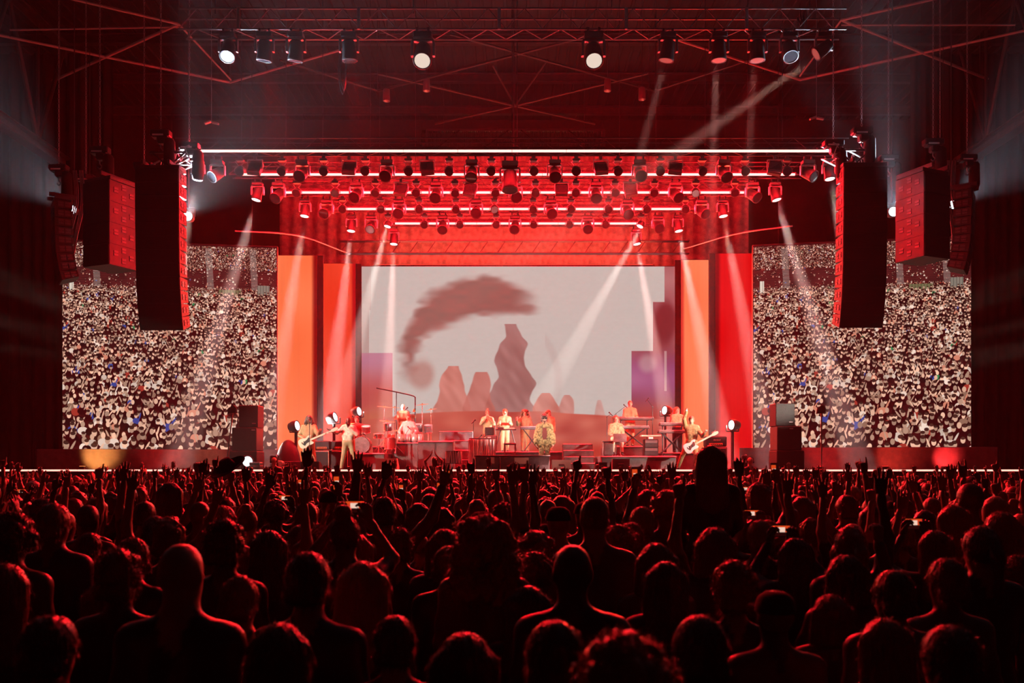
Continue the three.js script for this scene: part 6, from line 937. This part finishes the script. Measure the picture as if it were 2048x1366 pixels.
// raised hands one can pick out over the heads: fingertips at (px, py), distance, pose
const HANDS = [
  [192, 921, 8.6, 'rightPoint', 'person pointing up before the orange-lit skirt at the left'], [233, 929, 9.6, 'rightUp', 'person with one open hand up at the left, near the orange light'], [322, 923, 8.2, 'rightFist', 'person with a fist up at the left, beside the raised hat'], [352, 918, 8, 'rightHat', 'person waving a dark hat high at the left'], [428, 907, 12.5, 'rightPoint', 'person with a thin arm pointing straight up at the left'],
  [612, 932, 9.4, 'leftUp', 'person raising a hand before the bass player'], [722, 921, 9.6, 'rightUp', 'person raising a spread hand before the hooded singer'], [782, 914, 8.4, 'leftUp', 'person reaching an open hand up before the pale floor box'], [868, 925, 8.8, 'bothUp', 'person with both arms high before the tall block'], [1036, 928, 8.2, 'leftUp', 'person raising a spread left hand at the centre'], [958, 936, 10.6, 'rightHorns', 'person with a horned hand left of the centre'], [1306, 921, 7.6, 'clap', 'person with both hands together high before the keyboards'],
  [1345, 919, 8.6, 'rightUp', 'person raising an open hand left of the shoulder rider'], [1545, 921, 9, 'leftHorns', 'person with a horned hand before the right speaker stack'], [1606, 917, 7.4, 'phoneRight', 'person filming high before the right speaker stack'], [1700, 920, 8.6, 'rightHorns', 'person with a horned hand below the right screen'], [1745, 930, 9.4, 'bothUp', 'person with both arms up below the right screen'], [1826, 904, 7.2, 'rightPoint', 'person pointing up highest of all at the right'], [1862, 921, 8.4, 'leftUp', 'person raising a flat hand at the far right'], [1906, 924, 9, 'rightUp', 'person raising a hand near the right edge of the screen'],
];
{
  const r = rng(4242), skins = ['light', 'light', 'tan', 'brown', 'dark'], shirts = ['black', 'black', 'navy', 'grey', 'olive', 'rust'];
  const spots = NEAR.map(([px, top, w, hair, tone, pose, label, headTurn, shirt]) => { let D = F * WIDTH[hair] / w; return { px, top, D, hair, tone, pose, label, headTurn: headTurn ?? 0, shirt, fixed: true }; });
  const RIDER = { px: 1413, D: 6.9 };
  const clear = (s) => { s.x = X(s.px, s.D); s.h = EYE - (s.top - HORIZON) / F * s.D; };
  spots.forEach(clear);
  for (let it = 0; it < 60; it++) for (let i = 0; i < spots.length; i++) for (let j = 0; j < spots.length; j++) {
    if (i === j) continue; const a = spots[i], b = spots[j], d = Math.hypot(a.x - b.x, a.D - b.D);
    if (d < 0.44 && a.D >= b.D) { a.D = Math.min(a.D + 0.06, a.D * 1.03 + 0.02); b.D -= 0.03; clear(a); clear(b); }
  }
  for (const s of spots) {
    s.h = clamp(s.h, 1.45, 1.97);
    spectator({ x: s.x, D: s.D, h: s.h, pose: s.pose, hair: s.hair, tone: s.tone, skin: pick(r, skins), shirt: s.shirt ?? pick(r, shirts), lod: s.D < 7 ? 0 : 1, label: s.label, headTurn: s.headTurn, turn: (1024 - s.px) / F * 0.6 * 0 + Math.atan2(s.x * 0.6, 26) * -1 * -1, variant: (r() * 2) | 0, long: r() < 0.4, girth: s.hair === 'none' && s.px < 500 ? 1.12 : 1, phoneLabel: /phone/.test(s.pose) ? 'lit phone held up by the ' + s.label.split(' ').slice(0, 4).join(' ').replace(/ (filming|holding).*/, '') : undefined });
  }
  // the woman sitting on someone's shoulders, and the person carrying her
  spectator({ x: X(RIDER.px, RIDER.D), D: RIDER.D - 0.02, h: 1.66, pose: 'down', hair: 'short', tone: 'brown', skin: 'light', shirt: 'black', lod: 0, label: 'person carrying the long-haired rider on the shoulders' });
  {
    const t = thing('person', 'long-haired person sitting high on shoulders, black silhouette before the stage', 'person', [X(RIDER.px, RIDER.D), 0.56, -RIDER.D + 0.12]); t.scale.setScalar(0.95);
    const g = bodyGeo({ L: { e: [0.24, 1.14, -0.05], w: [0.16, 0.98, -0.22], d: [-0.3, -0.6, -0.8], n: [-1, 0, 0], hand: 'relaxed' }, R: { e: [0.24, 1.14, -0.05], w: [0.16, 0.98, -0.22], d: [-0.3, -0.6, -0.8], n: [-1, 0, 0], hand: 'relaxed' }, legs: [[[0.17, 0.86, -0.36], [0.15, 0.46, -0.36]], [[0.17, 0.86, -0.36], [0.15, 0.46, -0.36]]], cell: 0.02, long: true }, [SKIN.light, SHIRT.black, [0.02, 0.02, 0.03], [0.02, 0.02, 0.02]], 5, 0);
    part('body', g.geo, vertexSkin, t); part('hair', crowdHair('long', 0, 1), HAIR.brown, t); everyone.push({ x: X(RIDER.px, RIDER.D), D: RIDER.D });
  }
  HANDS.forEach(([px, py, D, pose, label], i) => {
    const hat = pose === 'rightHat', p = hat ? 'rightFist' : pose, left = /^left/.test(p), off = p === 'clap' || p === 'bothUp' ? 0.02 : left ? -0.3 : 0.22, reachY = { rightFist: 1.975, clap: 2.02, phoneRight: 2.0 }[p] ?? 2.15, top = EYE - (py - HORIZON) / F * D - (hat ? 0.12 : 0), h = clamp(top / reachY * 1.785, 1.6, 2.02), sc = h / 1.785;
    const x = X(px, D) - off * sc; let d = D; while (everyone.some((e) => Math.hypot(e.x - x, e.D - d) < 0.46)) d += 0.12;
    spectator({ x, D: d, h, pose: p, hair: pick(r, ['short', 'long', 'messy', 'bob']), tone: pick(r, ['black', 'brown', 'brown']), skin: pick(r, ['light', 'tan', 'brown']), shirt: 'black', lod: 1, label, phoneLabel: p === 'phoneRight' ? 'phone held high before the right speaker stack' : undefined });
    if (hat) { const t = thing('hat', 'dark wide-brimmed hat waved above the audience at the left', 'hat', [x + 0.24 * sc, 2.0 * sc, -d]); part('crown', lathe([[0, 0.12], [0.06, 0.115], [0.085, 0.05], [0.09, 0]], 18), M.blackMatte, t); part('brim', lathe([[0.088, 0.004], [0.2, 0.03], [0.205, 0.022], [0.088, -0.006]], 22), M.blackMatte, t); t.rotation.z = 0.4; t.rotation.x = 0.5; }
  });
  { const D = 25.3, t = thing('pit_step', 'small black step in the pit before the tall block', 'step', [X(868, D), 0, -D]); part('tread', box(0.7, 0.06, 0.5, 0, 0.6, 0), M.black, t); for (const q of [-1, 1]) part('side', box(0.05, 0.57, 0.46, q * 0.3, 0.285, 0), M.black, t); }
  spectator({ x: X(868, 25.3), D: 25.3, base: 0.63, h: 1.74, pose: 'clap', hair: 'buzz', tone: 'fair', skin: 'light', shirt: 'white', lod: 1, turn: Math.PI, label: 'pink-lit person in the pit with hands at the head before the tall block' });
  // everyone else: a loose, packed crowd up to the barrier
  const grid = new Map(), key = (x, z) => Math.floor(x / 0.6) + ',' + Math.floor(z / 0.6), addTo = (x, z) => { const k = key(x, z); if (!grid.has(k)) grid.set(k, []); grid.get(k).push([x, z]); };
  for (const e of everyone) addTo(e.x, e.D);
  const free = (x, z, m) => { for (let i = -1; i <= 1; i++) for (let j = -1; j <= 1; j++) for (const [a, b] of grid.get(key(x + i * 0.6, z + j * 0.6)) ?? []) if (Math.hypot(a - x, b - z) < m) return false; return true; };
  const fill = [];
  for (let n = 0; n < 26000; n++) { const D = 4.6 + Math.sqrt(r()) * 19.4, x = (r() * 2 - 1) * (0.6 * D + 0.8); if (D < 5.2 && Math.abs(x) < 2.2) continue; if (!free(x, D, D < 9 ? 0.5 : 0.56)) continue; addTo(x, D); fill.push({ x, D }); }
  fill.sort((a, b) => a.D - b.D);
  const poseFor = (D) => { const q = r(), up = clamp((D - 4) / 5, 0.12, 0.72); return q > up ? (r() < 0.08 && D > 6 ? 'phone' : 'down') : pick(r, ['bothUp', 'rightUp', 'leftUp', 'rightPoint', 'leftPoint', 'rightFist', 'rightHorns', 'leftHorns', 'clap', 'reach', 'leftReach', 'phone', 'phoneRight']); };
  const DOES = { down: 'with arms down', bothUp: 'with both arms raised', rightUp: 'raising an open right hand', leftUp: 'raising an open left hand', rightPoint: 'pointing up right-handed', leftPoint: 'pointing up left-handed', rightFist: 'raising a fist', rightHorns: 'making a horned right hand', leftHorns: 'making a horned left hand', clap: 'clapping overhead', phone: 'filming with both hands', phoneRight: 'filming one-handed', reach: 'reaching both arms forward', leftReach: 'stretching the left arm forward' };
  const LOOKS = { short: 'short-haired', messy: 'tousled', long: 'long-haired', bob: 'bob-haired', curly: 'curly-haired', bun: 'top-knotted', tail: 'pony-tailed', buzz: 'crop-haired', none: 'bald', cap: 'cap-wearing' };
  const zone = (x, D) => { const u = x / D * F; return (D < 7 ? 'nearer rows' : D < 9.5 ? 'middle rows' : 'farther rows') + ', ' + (u < -760 ? 'far left' : u < -430 ? 'left' : u < -130 ? 'left of centre' : u < 130 ? 'centre' : u < 430 ? 'right of centre' : u < 760 ? 'right' : 'far right'); };
  const wordFor = (o) => LOOKS[o.hair] + ' person ' + DOES[o.pose] + ' in the ' + zone(o.x, o.D);
  const kinds = ['short', 'short', 'messy', 'long', 'long', 'bob', 'curly', 'bun', 'tail', 'buzz', 'none', 'cap'], tones = ['black', 'brown', 'brown', 'brown', 'fair', 'red', 'grey'], rest = [];
  const room = 298 - everyone.length;
  fill.forEach((s, i) => {
    const D = s.D, pose = poseFor(D), hair = pick(r, kinds), o = { x: s.x, D, h: clamp(1.735 + (r() + r() - 1) * 0.17, 1.55, 1.93), pose, hair, tone: pick(r, tones), skin: pick(r, ['light', 'tan', 'brown']), shirt: pick(r, ['black', 'navy', 'grey']), lod: D < 7 ? 1 : 2, turn: Math.atan2(s.x * 0.6, 26) + (r() - 0.5) * 0.3, group: 'people in the packed audience' };
    o.shirt = o.skin === 'light' ? 'black' : o.skin === 'tan' ? 'navy' : 'grey';
    if (D < 6.2) { o.h = Math.min(o.h, 1.74); if (r() < 0.7) o.pose = 'down'; }
    o.label = wordFor(o); if (/phone/.test(o.pose)) o.phoneLabel = 'lit phone of the ' + LOOKS[o.hair] + ' person in the ' + zone(o.x, o.D), o.phoneGroup = 'phones held up in the audience';
    if (i < room) spectator(o); else rest.push(o);
  });
  const far = tag(new THREE.Group(), 'far rows of the audience packed against the stage with hands raised', 'crowd', null, 'stuff'); far.name = 'distant_crowd'; scene.add(far);
  const sets = new Map(); for (const o of rest) { const p = { down: 'down', phone: 'phone', phoneRight: 'clap', leftReach: 'reach', leftPoint: 'rightPoint', leftHorns: 'rightHorns' }[o.pose] ?? o.pose, hr = ['long', 'curly', 'messy', 'short'].includes(o.hair) ? o.hair : 'short', k = p + '|' + hr; if (!sets.has(k)) sets.set(k, []); sets.get(k).push(o); }
  const hairFar = new Map(), bodyFar = new Map();
  for (const [k, list] of sets) { const [p, hr] = k.split('|'); for (const o of list) { const m = new THREE.Matrix4().compose(V(o.x, 0, -o.D), new THREE.Quaternion().setFromAxisAngle(V(0, 1, 0), o.turn), V(1, 1, 1).multiplyScalar(o.h / 1.785)); (bodyFar.get(p) ?? bodyFar.set(p, []).get(p)).push(m); (hairFar.get(hr) ?? hairFar.set(hr, []).get(hr)).push(m); } }
  for (const [p, ms] of bodyFar) { const im = new THREE.InstancedMesh(crowdBody(p, 2, 'black', 'light', false, 0).geo, vertexSkin, ms.length); im.name = 'bodies'; ms.forEach((m, i) => im.setMatrixAt(i, m)); far.add(im); }
  for (const [h, ms] of hairFar) { const im = new THREE.InstancedMesh(crowdHair(h, 2).clone(), HAIR[{ long: 'brown', curly: 'black', messy: 'red', short: 'brown' }[h]], ms.length); im.name = 'hair'; ms.forEach((m, i) => im.setMatrixAt(i, m)); far.add(im); }
}

scene.traverse((o) => { if (o.isMesh) { o.castShadow = true; o.receiveShadow = true; } });
renderer.render(scene, camera);
